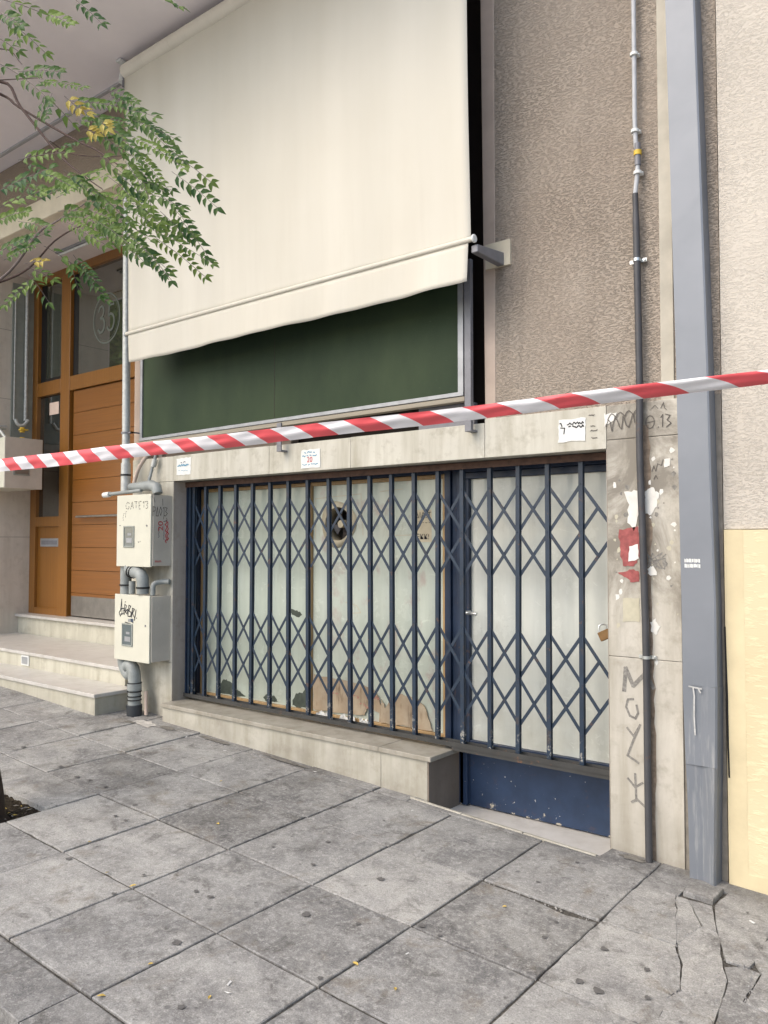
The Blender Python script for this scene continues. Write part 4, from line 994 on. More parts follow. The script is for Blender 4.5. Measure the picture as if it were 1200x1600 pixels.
b = MB(); scribble(b, -6.068, -6.033, .14, .012, YB - .001, .004); scribble(b, -5.80, -5.76, .0, .012, YB - .001, .004); b.build('printed_mark', M['ink'], c1)
XS1 = -5.6215          # side face of the upper cabinet, mapped u (towards the wall), v
def side(u, v, h): return (XS1 + .0008 + h, u * .77, v)
b = MB()
strokes(b, [[(0, 0), (0, 1)], [(0, 1), (.35, .95), (.35, .55), (0, .5)], [(.5, 0), (.7, 1), (.9, 0), (.5, 0)], [(1.05, .5), (1.25, 1), (1.5, .55), (1.3, .05), (1.05, .5)], [(1.7, .85), (1.85, 1), (1.85, 0)], [(2.05, .95), (2.4, .9), (2.15, .5), (2.45, .3), (2.1, 0)], [(1.6, 1.9), (1.65, 1.2)], [(.1, 2.0), (.3, 1.5)]], -.24, .215, .075, .075, 0, .0055, 0, side)
strokes(b, [[(1.75, -.35), (1.9, .1), (2.1, .0)], [(1.8, -.6), (2.4, -.5)], [(2.3, -.2), (2.4, -.45)]], -.24, .215, .075, .075, 0, .005, 0, side)
b.build('graffiti', M['inkpencil'], c1)
b = MB(); text_mesh(b, '20', .085, lambda u, v: (XS1 + .002, -.088 - v * .8, .09 + u), 0)
strokes(b, [[(-.07 + .015 * math.sin(i * 2.3), .18 - i * .017) for i in range(12)], [(-.05 + .012 * math.sin(i * 2.9), .17 - i * .02) for i in range(9)]], 0, 0, 1, 1, 0, .008, 0, side)
b.build('red_sticker_print', M['inkred'], c1)
b = MB(); strokes(b, [[(-.10 + .008 * math.sin(i * 3.1), .15 - i * .012) for i in range(12)], [(-.165 + .006 * math.sin(i * 3.7), .13 - i * .012) for i in range(9)]], 0, 0, 1, 1, 0, .004, 0, side); b.build('blue_sticker_print', M['inkdark'], c1)
b = MB()
for i in range(5): strokes(b, [[(-.21 + i * .017, -.165), (-.205 + i * .017, -.15), (-.198 + i * .017, -.166)]], 0, 0, 1, 1, 0, .004, 0, side)
b.build('faded_print', M['inkred'], c1)
b = MB()       # the scrawled tag
TAG = [[(0, .3), (.15, 1.2), (.2, .2), (0, -.05), (-.15, .2), (.1, .5), (.45, .55), (.4, .15), (.05, .1)], [(.5, .1), (.75, .75), (.55, .85), (.5, .4), (.85, .15), (.9, .5), (.6, .3)], [(.95, 0), (1.05, .8), (1.3, .75), (1.05, .4), (1.35, .3), (1.3, .0), (1.0, 0)], [(1.4, -.05), (1.5, .6), (1.75, .55), (1.5, .25), (1.8, -.1)], [(1.95, .5), (1.85, .1), (1.75, -.25)], [(2.0, -.1), (2.0, -.06)], [(.6, -.45), (1.0, -.5), (1.35, -.55), (1.1, -.62)], [(1.4, -.35), (1.6, -.42)], [(.6, 1.0), (.63, 1.05)]]
strokes(b, TAG, -6.04, -.62, .115, .115, YB - .001, .0085); b.build('graffiti', M['ink'], c2)
b = MB(); b.box(-5.925, -5.895, YB - .002, YB - .001, -.665, -.64, 0); b.box(-5.89, -5.855, YB - .002, YB - .001, -.665, -.638, 1); b.build('sticker', [M['alum'], M['inkdark']], c2)
XS2 = -5.6255
b = MB(); b.tube([(XS2 - .0, -.10, -.56), (XS2 + .003, -.10, -.56)], .028, 16); b.build('knockout', M['cabinet_side'], c2)

# the third cabinet, on the porch's left wall, turned towards the steps
t = thing('meter_cabinet', (-9.1, .45, .62), 'grey cream gas meter cabinet on the porch wall left of the wooden door', 'meter cabinet', 'gas meter cabinets on the entrance walls')
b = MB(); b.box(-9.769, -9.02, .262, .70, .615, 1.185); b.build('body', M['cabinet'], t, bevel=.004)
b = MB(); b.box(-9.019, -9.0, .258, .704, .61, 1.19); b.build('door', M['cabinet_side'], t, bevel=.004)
b = MB(); b.box(-8.9995, -8.992, .36, .55, .76, .90); wf = b.build('window_frame', M['cab_frame'], t, bevel=.002)
b = MB(); b.box(-8.9918, -8.989, .375, .535, .775, .885); b.build('pane', M['meterglass'], wf)

def pipe(name, label, cat='pipe', loc=(0, 0, 0), group=None): return thing(name, loc, label, cat, group)
p = pipe('downpipe', 'pale galvanised pipe beside the wooden door, ending on the upper meter cabinet', loc=(-6.11, -.12, .5))
b = MB(); b.tube([(-6.135, -.12, 3.19), (-6.12, -.12, 1.93), (-6.105, -.12, .62)], .034, 16); b.build('tube', M['galv'], p, smooth=True)
b = MB(); b.tube([(-6.107, -.12, .68), (-6.107, -.12, .42)], .041, 16); b.tube([(-6.107, -.12, .585), (-6.107, -.12, .57)], .045, 16, 1); b.build('sleeve', [M['galv'], M['rubber']], p, smooth=True)
b = MB(); b.tube([(-6.112, -.12, .95), (-6.112, -.12, .935)], .040, 16); b.box(-6.112, -6.02, -.13, -.1, .936, .948); b.box(-6.03, -6.02, -.13, .01, .936, .948); b.build('clamp', M['alumdark'], p)
b = MB(); b.tube([(-6.135, -.12, 3.18), (-6.135, -.10, 3.22), (-6.135, -.02, 3.25), (-6.135, .03, 3.25)], .036, 12); b.build('elbow', M['galv'], p, smooth=True)
p = pipe('gas_pipe', 'grey gas pipe fitting lying over the top of the upper meter cabinet', loc=(-5.9, -.14, .44))
b = MB(); b.tube([(-6.26, -.18, .415), (-5.82, -.16, .432)], .016, 12); b.tube([(-6.0, -.14, .47), (-5.70, -.14, .47), (-5.64, -.14, .45), (-5.62, -.14, .40)], [.032, .045, .045, .04], 14); b.build('tube', M['greypipe'], p, smooth=True)
b = MB(); b.tube([(-6.33, -.185, .41), (-6.25, -.182, .414)], .024, 10); b.build('cap', M['paper'], p, smooth=True)
p = pipe('cable_conduit', 'bent plastic conduit curling from the window screen down to the meter cabinet', 'conduit', (-5.9, -.03, .7))
b = MB(); b.tube(catmull([(-5.78, -.03, .87), (-5.88, -.05, .76), (-5.97, -.09, .62), (-6.0, -.12, .46)], 5), .017, 10); b.build('tube', M['stucco_smooth'], p, smooth=True)
b = MB(); b.tube(catmull([(-5.80, -.03, .86), (-5.80, -.04, .72), (-5.83, -.05, .62), (-5.82, -.10, .47)], 5), .013, 10); b.tube([(-5.80, -.04, .70), (-5.82, -.045, .64)], .024, 10, 1); b.build('cable', [M['greypipe'], M['galv']], p, smooth=True)
p = pipe('drain_elbow', 'grey plastic drain elbows looping between the two meter cabinets', loc=(-5.9, -.14, -.3))
b = MB(); b.tube([(-6.07, -.13, -.19), (-6.07, -.13, -.46)], .048, 16); b.build('left_tube', M['greypipe'], p, smooth=True)
b = MB(); b.tube(catmull([(-5.98, -.15, -.20), (-5.97, -.16, -.235), (-5.90, -.17, -.25), (-5.82, -.17, -.26), (-5.775, -.17, -.31), (-5.77, -.17, -.43)], 5), .050, 16); b.build('elbow', M['greypipe'], p, smooth=True)
for a, c in (((-5.945, -.165, -.245), (-5.93, -.165, -.248)), ((-5.905, -.17, -.25), (-5.895, -.17, -.252)), ((-5.77, -.17, -.37), (-5.77, -.17, -.385)), ((-6.07, -.13, -.36), (-6.07, -.13, -.372))):
    b = MB(); b.tube([a, c], .056, 16); b.build('ring', M['rubber'], p)
b = MB(); b.tube([(-5.95, -.15, -.33), (-5.95, -.15, -.435)], .028, 12); b.build('small_tube', M['greypipe'], p, smooth=True); b = MB(); b.tube(catmull([(-5.60, -.03, -.33), (-5.66, -.06, -.33), (-5.69, -.12, -.35), (-5.69, -.13, -.44)], 4), .022, 12); b.build('small_tube', M['greypipe'], p, smooth=True)
p = pipe('drain_pipe', 'grey plastic drain pipe leaving the lower meter cabinet and entering the pavement', loc=(-5.97, -.12, -1.42))
b = MB(); b.tube(catmull([(-6.08, -.14, -.97), (-6.08, -.14, -1.03), (-6.03, -.14, -1.10), (-5.99, -.14, -1.12), (-5.955, -.14, -1.10)], 5), .047, 16); b.build('upper_elbow', M['greypipe'], p, smooth=True)
b = MB(); b.tube(catmull([(-6.02, -.145, -1.055), (-5.97, -.14, -1.04), (-5.925, -.14, -1.09), (-5.915, -.14, -1.17), (-5.915, -.14, -1.2)], 5), .053, 16); b.build('lower_elbow', M['greypipe'], p, smooth=True)
b = MB(); b.tube([(-5.915, -.14, -1.18), (-5.915, -.14, -1.24)], .060, 18); b.tube([(-5.915, -.14, -1.24), (-5.915, -.14, -1.37)], .054, 18); b.build('socket', M['greypipe'], p, smooth=True, bevel=.003)
for z in (-1.175, -1.245, -1.285, -1.315):
    b = MB(); b.tube([(-5.915, -.14, z), (-5.915, -.14, z - .008)], .061, 16); b.build('ring', M['rubber'], p)
b = MB(); b.tube([(-5.915, -.14, -1.36), (-5.915, -.14, -1.46)], [.066, .062], 16); b.build('base_collar', M['greypipe_dark'], p, smooth=True, bevel=.003)
o = MB(); o.tube([(-5.84, -.08, -1.25), (-5.805, -.10, -1.44)], .015, 10); o = o.build('plastic_tube', M['stucco_smooth'], smooth=True); tag(o, 'short beige plastic tube leaning on the wall beside the drain pipe', 'tube')
p = pipe('riser_pipe', 'galvanised gas riser with yellow valves above the left porch cabinet', loc=(-9.7, .82, 1.3))
b = MB(); b.tube([(-9.71, .86, 3.25), (-9.71, .86, 1.50)], .022, 12); b.build('tube', M['galv'], p, smooth=True)
b = MB(); b.box(-9.765, -9.75, .70, .97, 1.25, 3.2); b.build('channel', M['cab_frame'], p)
b = MB(); b.tube([(-9.72, .72, 3.1), (-9.72, .72, 1.5)], .010, 8); b.tube(catmull([(-9.68, .72, 1.50), (-9.66, .74, 1.44), (-9.64, .80, 1.43), (-9.64, .86, 1.50)], 4), .022, 10); b.tube([(-9.66, .34, 1.38), (-9.66, .60, 1.38)], .03, 10); b.tube(catmull([(-9.62, .45, 1.38), (-9.5, .46, 1.30), (-9.4, .5, 1.18)], 4), .022, 10); b.build('fitting', M['galv'], p, smooth=True)
for z in (1.36, 1.24):
    b = MB(); b.tube([(-9.55, .74, z - .03), (-9.55, .74, z + .03)], .03, 8); b.box(-9.56, -9.5, .70, .79, z - .008, z + .008); b.build('valve', M['yellow'], p)

# ------------------------------------------------------------ notices, stickers and scrawls on the marble
def notice(x0, x1, z0, z1, label, prints, mat='paper', y=-.002, jit=.004):
    t = thing('paper_notice', ((x0 + x1) / 2, 0, (z0 + z1) / 2), label, 'notice')
    b = MB(); r = random.Random(int((x0 + 9) * 1000)); P = []
    for a, c in zip([(x0, z0), (x1, z0), (x1, z1), (x0, z1)], [(x1, z0), (x1, z1), (x0, z1), (x0, z0)]):
        for i in range(6): P.append((a[0] + (c[0] - a[0]) * i / 6 + r.uniform(-jit, jit), a[1] + (c[1] - a[1]) * i / 6 + r.uniform(-jit, jit)))
    b.face([(p_[0], y - .001, p_[1]) for p_ in P]); b.build('sheet', M[mat], t, solid=.0012)
    for k, (mm, fn) in enumerate(prints): b = MB(); fn(b, y - .0026 - k * .0006); b.build('print', M[mm], t)
    return t
notice(-5.555, -5.37, .555, .695, 'small white flyer with blue print leftmost on the marble lintel', [('inkdark', lambda b, y: scribble(b, -5.50, -5.43, .658, .012, y, .006, 0, 60, 3)), ('inkblue', lambda b, y: (scribble(b, -5.54, -5.39, .635, .016, y, .008, 0, 70, 4), scribble(b, -5.53, -5.40, .59, .008, y, .003, 0, 60, 5)))])
notice(-4.115, -3.925, .53, .662, 'white flyer with blue lines and red number 20 on the lintel above the gate', [('inkblue', lambda b, y: (scribble(b, -4.08, -3.97, .642, .012, y, .006, 0, 70, 3), scribble(b, -4.10, -3.94, .618, .012, y, .006, 0, 70, 9), scribble(b, -4.10, -3.94, .556, .010, y, .005, 0, 70, 8))), ('inkred', lambda b, y: text_mesh(b, '20', .055, lambda u, v: (-4.055 + u, y, .572 + v)))])
notice(-2.085, -1.92, .565, .692, 'white notice with smeared black writing on the lintel right of the window', [('ink', lambda b, y: (scribble(b, -2.075, -2.04, .668, .035, y, .006, 0, 80, 3), scribble(b, -2.03, -1.925, .665, .014, y, .006, 0, 90, 4), scribble(b, -2.02, -1.925, .645, .012, y, .007, 0, 90, 5), strokes(b, [[(-2.07, .645), (-2.045, .642), (-2.05, .61)]], 0, 0, 1, 1, y, .006)))])
def scrap(pts, mat, label, name='paper_remnant', cat='paper remnant', y=-.003, jit=.006, seed=1):
    r = random.Random(seed); b = MB(); P = []
    for a, c in zip(pts, pts[1:] + pts[:1]):
        for i in range(4): P.append((a[0] + (c[0] - a[0]) * i / 4 + r.uniform(-jit, jit), a[1] + (c[1] - a[1]) * i / 4 + r.uniform(-jit, jit)))
    b.face([(p_[0], y, p_[1]) for p_ in P]); o = b.build(name, M[mat], solid=.0012); return tag(o, label, cat)
scrap([(-1.815 + .0, .70), (-1.74, .70), (-1.76, .66), (-1.80, .64), (-1.81, .63)], 'paperscrap', 'torn white corner of paper at the start of the wall scrawl', seed=2)
scrap([(-1.70, .27), (-1.625, .275), (-1.625, .15), (-1.65, .06), (-1.685, .10), (-1.68, .2)], 'paperscrap', 'tall torn white remnant left of the conduit above the red poster', seed=3)
scrap([(-1.59, .27), (-1.545, .29), (-1.515, .25), (-1.53, .19), (-1.56, .14), (-1.59, .15)], 'paperscrap', 'round torn white remnant right of the conduit on the marble pillar', seed=4)
scrap([(-1.485, .43), (-1.455, .435), (-1.455, .395), (-1.485, .39)], 'paperscrap', 'tiny white square sticker near the top right of the marble pillar', 'sticker', 'sticker', jit=.002, seed=5)
scrap([(-1.735, .065), (-1.625, .08), (-1.62, -.03), (-1.63, -.10), (-1.66, -.13), (-1.715, -.13), (-1.73, -.02)], 'redposter', 'torn faded red poster stuck on the pillar left of the conduit', 'torn_poster', 'poster', seed=6)
scrap([(-1.675, -.02), (-1.625, -.01), (-1.625, -.09), (-1.68, -.10)], 'paper', 'white sticker patch over the lower right of the red poster', 'sticker', 'sticker', y=-.0055, jit=.004, seed=7)
scrap([(-1.74, -.17), (-1.68, -.145), (-1.625, -.15), (-1.62, -.21), (-1.66, -.215), (-1.70, -.19)], 'redposter', 'curled lower scrap of red poster just above the pillar graffiti smear', 'torn_poster', 'poster', seed=8)
scrap([(-1.715, -.30), (-1.625, -.295), (-1.625, -.42), (-1.715, -.425)], 'tapemark', 'pale rectangular paper ghost left of the conduit above the zinc clamp', jit=.003, seed=9)
scrap([(-1.585, -.14), (-1.55, -.12), (-1.53, -.17), (-1.56, -.18)], 'paperscrap', 'small white paper flake right of the conduit beside the dark smear', seed=10)
scrap([(-1.57, -.42), (-1.54, -.40), (-1.52, -.44), (-1.535, -.48), (-1.565, -.47)], 'paperscrap', 'lowest small white paper flake on the pillar right of the conduit', seed=11)
gfm = MB()
# pale letters and scrawls: THETA.13, the long scrawl, the vertical painted word
th13 = [[(.25 + .28 * math.cos(a / 12 * 6.283), .5 + .45 * math.sin(a / 12 * 6.283)) for a in range(13)], [(-.05, .45), (.58, .55)], [(.78, .08), (.80, .12)], [(.95, .75), (1.08, .95), (1.05, .1)], [(1.25, .95), (1.55, .85), (1.35, .55), (1.6, .3), (1.3, .05)]]
strokes(gfm, th13, -1.578, .595, .082, .075, -.0016, .0045)
strokes(gfm, [[(-1.55, .70), (-1.53, .72), (-1.515, .70)], [(-1.50, .70), (-1.485, .73), (-1.48, .70), (-1.47, .69)]], 0, 0, 1, 1, -.0016, .003)
wv = [[(-1.80 + i * .009 + .006 * math.sin(i * .9), .63 + .035 * math.sin(i * 1.25) + i * .0014) for i in range(19)], [(-1.79 + i * .012, .665 + .03 * abs(math.sin(i * .8)) + i * .001) for i in range(14)]]
strokes(gfm, wv, 0, 0, 1, 1, -.0045, .0045)
strokes(gfm, [[(-1.55, .37), (-1.54, .40), (-1.53, .37), (-1.52, .41), (-1.50, .40), (-1.49, .43)], [(-1.54, .33), (-1.53, .35), (-1.52, .33)]], 0, 0, 1, 1, -.0030, .0035)
for k, (x, z) in enumerate(((-1.90, .70), (-1.89, .64), (-1.89, .615), (-1.885, .575))): scribble(gfm, x, x + .045, z, .007, -.0025, .004, 0, 80, 20 + k)
o = gfm.build('graffiti_scrawl', M['inkpencil']); tag(o, 'thin grey marker scrawls including theta 13 at the top of the marble pillar', 'graffiti')
sm = MB(); r = random.Random(5); strokes(sm, [[(-1.53 + r.uniform(-.05, .05), -.10 + r.uniform(-.05, .05)) for _ in range(16)]], 0, 0, 1, 1, -.0016, .006)
o = sm.build('graffiti_scrawl', M['inkfade']); tag(o, 'tangled dark smear of marker right of the conduit at the height of the red poster', 'graffiti')
pw = MB()
strokes(pw, [[(-1.715, -.79), (-1.705, -.67), (-1.665, -.76), (-1.60, -.69), (-1.555, -.76)]], 0, 0, 1, 1, -.0014, .022)
strokes(pw, [[(-1.665, -.83), (-1.695, -.835), (-1.705, -.875), (-1.685, -.92), (-1.655, -.93), (-1.64, -.90), (-1.648, -.86)]], 0, 0, 1, 1, -.0014, .012)
strokes(pw, [[(-1.70, -.985), (-1.665, -1.025), (-1.64, -.98)], [(-1.63, -.96), (-1.665, -1.04), (-1.70, -1.13)], [(-1.70, -1.13), (-1.64, -1.16)]], 0, 0, 1, 1, -.0014, .012)
strokes(pw, [[(-1.70, -1.25), (-1.66, -1.29), (-1.62, -1.26)], [(-1.66, -1.22), (-1.655, -1.36)], [(-1.68, -1.37), (-1.65, -1.35), (-1.61, -1.38)]], 0, 0, 1, 1, -.0014, .012)
o = pw.build('graffiti_word', M['inkfade']); tag(o, 'faded grey letters M O Y X painted one below another on the lower pillar', 'graffiti')

fk = MB(); r = random.Random(41)
for k in range(70):
    x = r.uniform(-1.76, -1.42); z = r.gauss(.05, .26)
    if abs(x + 1.6) < .03 or z > .5: continue
    q = r.uniform(.004, .016); n_ = r.randint(4, 6)
    fk.face([(x + q * math.cos(i * 6.283 / n_) * r.uniform(.5, 1.3), -.0019 - k * .000004, z + q * math.sin(i * 6.283 / n_) * r.uniform(.5, 1.5)) for i in range(n_)], k % 3)
fk.build('glue_flecks', [M['paperscrap'], M['tapemark'], M['inkfade']], bld)
# ------------------------------------------------------------ barrier tape, parallel to the facade
tp = MB(); per = .2145
def tpt(x, v):    # v -1 top .. +1 bottom
    t = (x + 4.6) / 4.9
    z = .358 + .004 * math.sin(x * 1.3) - .004 * math.sin(max(0, min(1, t)) * math.pi)
    h = .0300 - .0085 * max(0, min(1, (x + 3.4) / 2.9)); roll = .25 + .72 * max(0, min(1, (x + 3.6) / 3.2)) + .03 * math.sin(x * 2.3)
    y = -2.35; cup = .006 * (1 - v * v) + .0016 * math.sin(v * 5 + x * 3) + .0012 * math.sin(x * 37 + v * 4)
    return Vector((x, y + math.sin(roll) * h * v * .9 - cup + .002 * math.sin(x * 9 + v), z - math.cos(roll) * h * v + .0012 * math.sin(x * 6.3)))
# stripes cut diagonally
x = -4.75; k = 0; NV = 8
def slant(v): return .064 * (v + 1) / 2 + .008 * math.sin((v + 1) * 1.6)
st0 = -3.448 - .107 * 13
i = 0
while st0 + i * .107 < .5:
    xa = st0 + i * .107; xb = xa + .107; sub = 5
    for s in range(sub):
        for q in range(NV):
            v0, v1 = -1 + 2 * q / NV, -1 + 2 * (q + 1) / NV
            u0, u1 = xa + .107 * s / sub, xa + .107 * (s + 1) / sub
            tp.face([tpt(u0 + slant(v0), v0), tpt(u1 + slant(v0), v0), tpt(u1 + slant(v1), v1), tpt(u0 + slant(v1), v1)], 0 if (i % 2) else 1)
    i += 1
o = tp.build('barrier_tape', [M['tape_white'], M['tape_red']], smooth=True)
tag(o, 'red and white striped plastic barrier tape stretched across the pavement in front of the shop', 'barrier tape')

# ------------------------------------------------------------ street tree
tree = thing('street_tree', (-4.62, -1.97, gz(-4.6, -1.97)), 'young chinaberry tree in a pavement pit, branches of feathery green leaves over the entrance', 'tree')
b = MB(); P = catmull([(-4.68, -1.97, -1.62), (-4.68, -1.97, -1.45), (-4.72, -1.98, -1.2), (-4.9, -2.0, -.4), (-5.2, -2.02, .6), (-5.45, -2.0, 1.5), (-5.7, -1.95, 2.4), (-6.1, -1.8, 3.4)], 5)
rs = [.115 - .085 * min(1, i / len(P) * 1.15) for i in range(len(P))]; rs[0] = .16; rs[1] = .14
b.tube(P, rs, 16); b.build('trunk', M['bark'], tree, smooth=True)
def limb(pts, r0, r1, mat='twig'):
    b = MB(); P = catmull(pts, 5); b.tube(P, [r0 + (r1 - r0) * i / (len(P) - 1) for i in range(len(P))], 8); b.build('branch', M[mat], tree, smooth=True)
limb([(-5.95, -1.85, 3.1), (-5.62, -1.5, 3.25), (-5.32, -1.5, 2.96), (-4.84, -1.5, 2.5), (-4.57, -1.5, 2.29), (-4.32, -1.5, 2.12)], .013, .003)
limb([(-6.1, -1.8, 3.4), (-6.03, -1.3, 3.39), (-5.74, -1.3, 3.19), (-5.03, -1.3, 2.74), (-4.72, -1.3, 2.56), (-4.43, -1.3, 2.36), (-4.19, -1.3, 2.2)], .012, .003)
limb([(-5.3, -1.3, 2.80), (-5.2, -1.2, 2.72), (-4.81, -1.2, 2.58), (-4.44, -1.2, 2.48)], .004, .002)
limb([(-5.45, -2.0, 1.5), (-5.16, -1.7, 1.69), (-4.69, -1.7, 1.88), (-4.51, -1.7, 1.9), (-4.16, -1.7, 1.93)], .012, .003, 'twiggrey')
limb([(-5.40, -1.95, 1.55), (-5.11, -1.6, 1.74), (-4.68, -1.6, 1.86), (-4.36, -1.6, 1.88), (-4.06, -1.6, 1.83)], .009, .002)
limb([(-5.9, -1.9, 3.3), (-5.42, -1.6, 3.36), (-5.12, -1.6, 3.14)], .006, .002)
limb([(-5.9, -1.8, 3.2), (-5.53, -1.5, 3.23), (-5.05, -1.5, 3.07)], .005, .002)
limb([(-6.1, -1.8, 3.4), (-6.4, -2.2, 4.3), (-6.9, -2.6, 5.2)], .04, .015); limb([(-5.9, -1.9, 3.0), (-5.6, -2.6, 4.0), (-5.2, -3.2, 4.8)], .03, .01); limb([(-5.7, -1.95, 2.4), (-6.8, -2.0, 3.2), (-7.8, -1.9, 3.7)], .03, .01)

class Leaves:
    def __init__(s): s.b = MB(); s.t = []
    def leaflet(s, p, d, n, L, W, tone, m=0):
        d = d.normalized(); sd = d.cross(n).normalized(); fold = n.normalized() * W * .16
        a = p; tip = p + d * L - n.normalized() * L * .10
        l1 = p + d * L * .30 + sd * W * .5 + fold; l2 = p + d * L * .66 + sd * W * .34 + fold
        r1 = p + d * L * .30 - sd * W * .5 + fold; r2 = p + d * L * .66 - sd * W * .34 + fold
        mid = p + d * L * .5
        s.b.face([a, l1, l2, tip, mid], m); s.b.face([a, mid, tip, r2, r1], m); s.t += [tone, min(1, tone + .06)]
    def frond(s, a, e, size=.045, m=0, rnd=random, droop=.12):
        a, e = Vector(a), Vector(e); ax = e - a; L = ax.length
        n = Vector((.45 + rnd.uniform(-.4, .4), -.85 + rnd.uniform(-.3, .3), .55 + rnd.uniform(-.5, .3))).normalized()
        k = max(3, int(L / (size * .62))); tb = rnd.uniform(.05, .85)
        prev = a
        for i in range(1, k + 1):
            t = i / k; p = a + ax * t + Vector((0, 0, -droop * L * t * t + droop * L * t))
            d = (p - prev).normalized(); sd = d.cross(n).normalized(); prev = p
            sz = size * (1.05 - .35 * abs(t - .4))
            for sgn in (1, -1):
                if rnd.random() < .14: continue
                dd = d * .62 + sd * sgn * .9 + Vector((0, 0, -.22)) + Vector((rnd.uniform(-.2, .2),) * 3)
                nn = (n + Vector((rnd.uniform(-.35, .35), rnd.uniform(-.35, .35), rnd.uniform(-.3, .3)))).normalized()
                s.leaflet(p + sd * sgn * .002, dd, nn, sz * rnd.uniform(.8, 1.15), sz * .55, min(1, max(0, tb + rnd.uniform(-.3, .3))), m)
        s.leaflet(prev, ax, n, size, size * .46, tb, m)
        s.b.tube([a, a + ax * .5 + Vector((0, 0, droop * L * .25)), e], .0012, 4, 2); s.t += [.5] * (8 + 2)
lv = Leaves(); rr = random.Random(21)
FW = Vector((-math.sin(R(38.5)), math.cos(R(38.5)), .037)); RT = Vector((math.cos(R(38.5)), math.sin(R(38.5)), 0)); UP = RT.cross(FW)
def at(u, v, depth):      # measured direction (image fractions of the photograph) at a real distance
    return Vector((0, -4.213, 0)) + (FW + RT * ((u - 600) / 1270) + UP * ((800 - v) / 1270)) * depth
FR = [(5,0,60,18),(18,28,28,62),(20,38,70,82),(62,20,108,36),(118,0,158,36),(245,-6,280,10),(-5,58,28,80),(-5,98,28,116),(28,112,92,112),(30,118,70,150),(60,128,128,136),(68,150,58,188),(80,158,112,192),
 (112,158,205,172),(118,188,200,202),(92,230,165,214),(148,180,208,232),(150,200,190,240),(198,172,242,182),(205,178,286,252),(208,188,272,216),(205,212,286,262),(212,238,252,284),(195,252,226,302),(284,250,329,284),(268,268,339,324),
 (222,284,268,297),(224,286,236,322),(218,298,282,322),(264,318,302,362),(200,308,248,348),(202,330,272,372),(214,348,332,412),(228,344,302,372),(278,338,326,402),(205,368,268,438),(198,388,224,408),(238,368,320,432),
 (-5,300,76,264),(-5,326,62,300),(28,250,102,238),(40,254,104,288),(58,312,132,284),(78,302,152,268),(98,264,152,302),(118,278,172,332),(128,314,198,326),(148,298,202,348),(16,390,68,366),(-5,396,42,372),(28,346,72,356),
 (118,358,164,382),(148,344,202,382),(138,328,172,342),(44,418,82,436),(44,428,76,472),(50,440,8,476),(108,408,122,452),(114,398,156,462),(68,384,112,412),
 (170,150,215,170),(160,215,215,250),(175,265,215,300),(180,300,220,330),(160,330,215,360),(170,370,210,400),(100,320,150,350),(60,270,110,290),(10,280,60,290),(-5,345,40,330),(250,205,280,235),(240,220,275,250),(245,300,280,330),(230,395,265,425),(150,240,190,270),(90,330,130,330),(185,345,235,375),(250,330,290,370),(210,260,240,290),(0,20,30,40),(10,0,40,-10)]
for k, (x0, y0, x1, y1) in enumerate(FR):
    d0 = 3.55 + rr.uniform(-.35, .45); d1 = d0 + rr.uniform(-.15, .1)
    lv.frond(at(x0, y0, d0), at(x1, y1, d1), rr.uniform(.038, .050), 0, rr)
    if x0 < 230 and 140 < y0 < 400 and rr.random() < .7:
        d0 += .35; jx, jy = rr.uniform(-14, 14), rr.uniform(-14, 14)
        lv.frond(at(x0 + jx, y0 + jy, d0), at(x1 + jx, y1 + jy, d0 - .1), rr.uniform(.036, .046), 0, rr)
for (x0, y0, x1, y1) in ((100, 150, 122, 170), (118, 165, 135, 176), (132, 202, 148, 208), (156, 190, 168, 200), (38, 412, 64, 408)):
    d0 = 3.3; lv.frond(at(x0, y0, d0), at(x1, y1, d0), .040, 1, rr)
# the rest of the crown, above and beside the picture
for k in range(260):
    c = Vector((-6.6, -2.5, 4.6)) + Vector((rr.gauss(0, .9), rr.gauss(0, .6), rr.gauss(0, .55)))
    if c.z < 3.7 and c.x > -6.6: continue
    e = c + Vector((rr.uniform(-.25, .25), rr.uniform(-.25, .25), rr.uniform(-.22, .02))); lv.frond(c, e, .055, 0, rr)
o = lv.b.build('crown', [M['leaf'], M['leafyellow'], M['twiggrey']], tree); 
at_ = o.data.attributes.new('tone', 'FLOAT', 'FACE'); at_.data.foreach_set('value', (lv.t + [.5] * len(o.data.polygons))[:len(o.data.polygons)])

# a second tree up the street (seen only as a reflection in the door's glass)
t2 = thing('street_tree', (-14.2, -3.2, gz(-14.2, -3.2)), 'leafy street tree further up the pavement, mirrored in the glass above the wooden door', 'tree')
b = MB(); b.tube(catmull([(-14.2, -3.2, -1.2), (-14.2, -3.2, .8), (-14.1, -3.2, 2.4), (-14.5, -3.4, 5.4)], 5), [.14 - .004 * i for i in range(16)], 12); b.build('trunk', M['bark'], t2, smooth=True)
l2 = Leaves()
for k in range(4200):
    c = Vector((-14.8, -3.6, 4.6)) + Vector((rr.gauss(0, 1.5), rr.gauss(0, 1.5), rr.gauss(0, 1.3)))
    if c.y > -.4 or c.x > -11.3: continue
    n_ = Vector((rr.uniform(-1, 1), rr.uniform(-1, 1), rr.uniform(-.2, 1))).normalized(); d_ = n_.orthogonal().normalized()
    for j in range(3):
        l2.leaflet(c + Vector((rr.uniform(-.15, .15),) * 3), Matrix.Rotation(rr.uniform(0, 6.28), 3, n_) @ d_, n_, .24, .13, rr.uniform(0, 1), 0)
o = l2.b.build('crown', M['leafsun'], t2); a2 = o.data.attributes.new('tone', 'FLOAT', 'FACE'); a2.data.foreach_set('value', l2.t)

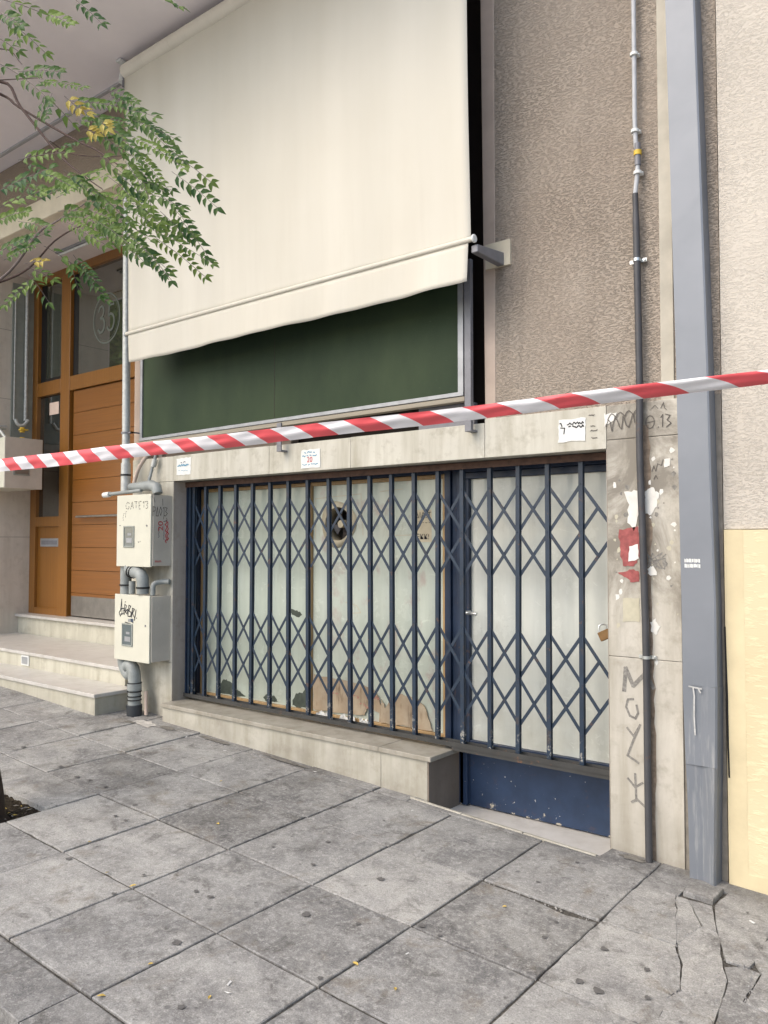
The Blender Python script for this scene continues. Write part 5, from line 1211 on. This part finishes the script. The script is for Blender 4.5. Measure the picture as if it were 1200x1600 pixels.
# ------------------------------------------------------------ litter
b = MB(); rz = random.Random(77); dl = 0
for k in range(160):
    x, y = rz.uniform(-5.1, -4.53), rz.uniform(-2.3, -1.72); z = gz(x, y) - .022; a = rz.uniform(0, 6.28); L_ = rz.uniform(.008, .022); W_ = L_ * rz.uniform(.25, .5); tz = rz.uniform(0, .01)
    c_, s_ = math.cos(a), math.sin(a)
    b.face([(x - c_ * L_, y - s_ * L_, z), (x + s_ * W_, y - c_ * W_, z + tz), (x + c_ * L_, y + s_ * L_, z + tz * .5), (x - s_ * W_, y + c_ * W_, z + .002)], k % 3)
o = b.build('leaf_litter', [M['fallen'], M['twig'], M['mortar']]); tag(o, 'dry leaf bits and grit on the soil of the tree pit', 'leaf litter', kind='stuff')
LV = [(-2.71, -2.26), (-2.67, -2.50), (-3.9, -1.79), (-3.59, -1.19), (-1.9, -.95), (-2.11, -1.74), (-1.89, -1.77), (-4.12, -.72), (-3.52, -1.93), (-3.31, -1.93), (-2.37, -2.25), (-4.70, -1.80), (-4.62, -1.78), (-4.72, -2.1), (-4.55, -1.95)]
LL = ['yellow fallen leaflet at the lower left, above the one nearest the kerb', 'yellow fallen leaflet nearest the kerb at the bottom left', 'yellow fallen leaflet by the joint just right of the tree pit corner',
      'pale fallen leaflet on the slab below the left end of the marble plinth', 'yellow fallen leaflet on the slab in front of the navy kick panel', 'yellow fallen leaflet at the bottom middle, left of its close neighbour',
      'yellow fallen leaflet at the bottom middle, the right one of two', 'farthest yellow fallen leaflet, on the second slab row from the wall', 'left one of two small leaflets beside the joint below the tree pit',
      'right one of two small leaflets beside the joint below the tree pit', 'yellow fallen leaflet on the front slab row beside two white scraps', 'fallen leaflet on the pit soil close to the trunk, its right side',
      'fallen leaflet on the pit soil at the back of the trunk', 'fallen leaflet on the pit soil in front of the trunk', 'fallen leaflet on the pit soil nearest the pit corner']
fl = None; r = random.Random(4)
for x, y in LV:
    if fl is None:
        b = MB(); b.face([(0, -.022, .003), (.008, -.008, .006), (.010, .006, .008), (0, .022, .003), (0, 0, .002)]); b.face([(0, -.022, .003), (0, 0, .002), (0, .022, .003), (-.009, .008, .009), (-.008, -.008, .007)])
        fl = b.build('fallen_leaf', M['fallen'], solid=.0006); o = fl
    else:
        o = fl.copy(); link(o)
    o.location = (x, y, gz(x, y) + .004 - (.045 if x < -4.52 and y < -1.7 else 0)); o.rotation_euler = (r.uniform(-.2, .2), r.uniform(-.2, .2), r.uniform(0, 6.28)); s = r.uniform(.45, .8); o.scale = (s, s, s)
    tag(o, LL[LV.index((x, y))], 'leaf', 'yellow leaflets fallen on the pavement')
WL = {(-5.07, -.26): 'long white scrap on the paving near the foot of the drain pipe', (-4.83, -.24): 'white scrap on the paving before the left part of the marble plinth', (-2.38, -2.15): 'left one of two white scraps at the bottom of the picture',
      (-2.34, -2.19): 'right one of two white scraps at the bottom of the picture', (-1.0, -.35): 'white scrap on the paving before the cream yellow wall', (-4.6, -.28): 'small white scrap before the plinth, second from the left', (-3.8, -.18): 'small white scrap against the middle of the marble plinth',
      (-2.9, -.3): 'small white scrap beside the corner of the marble edging', (-3.44, -1.6): 'tiny white scrap in the middle of a slab right of the tree pit', (-2.55, -1.37): 'tiny white scrap on a joint in the middle of the pavement', (-2.0, -1.55): 'tiny white scrap at the lower middle of the pavement'}
lt = None
for x, y, s in ((-5.07, -.26, 1), (-4.83, -.24, .8), (-2.38, -2.15, .9), (-2.34, -2.19, .8), (-1.0, -.35, 1), (-4.6, -.28, .7), (-3.8, -.18, .6), (-2.9, -.3, .5), (-3.44, -1.6, .5), (-2.55, -1.37, .6), (-2.0, -1.55, .5)):
    if lt is None:
        b = MB(); b.face([(-.03, -.006, .002), (.028, -.010, .004), (.032, .004, .008), (.0, .010, .003), (-.026, .008, .006)]); lt = b.build('litter_scrap', M['litterwhite'], solid=.0008); o = lt
    else: o = lt.copy(); link(o)
    o.location = (x, y, gz(x, y) + .005); o.rotation_euler = (0, 0, r.uniform(0, 6.28)); o.scale = (s * .55, s * .55, s * .7)
    tag(o, WL[(x, y)], 'litter', 'white litter scraps on the paving')
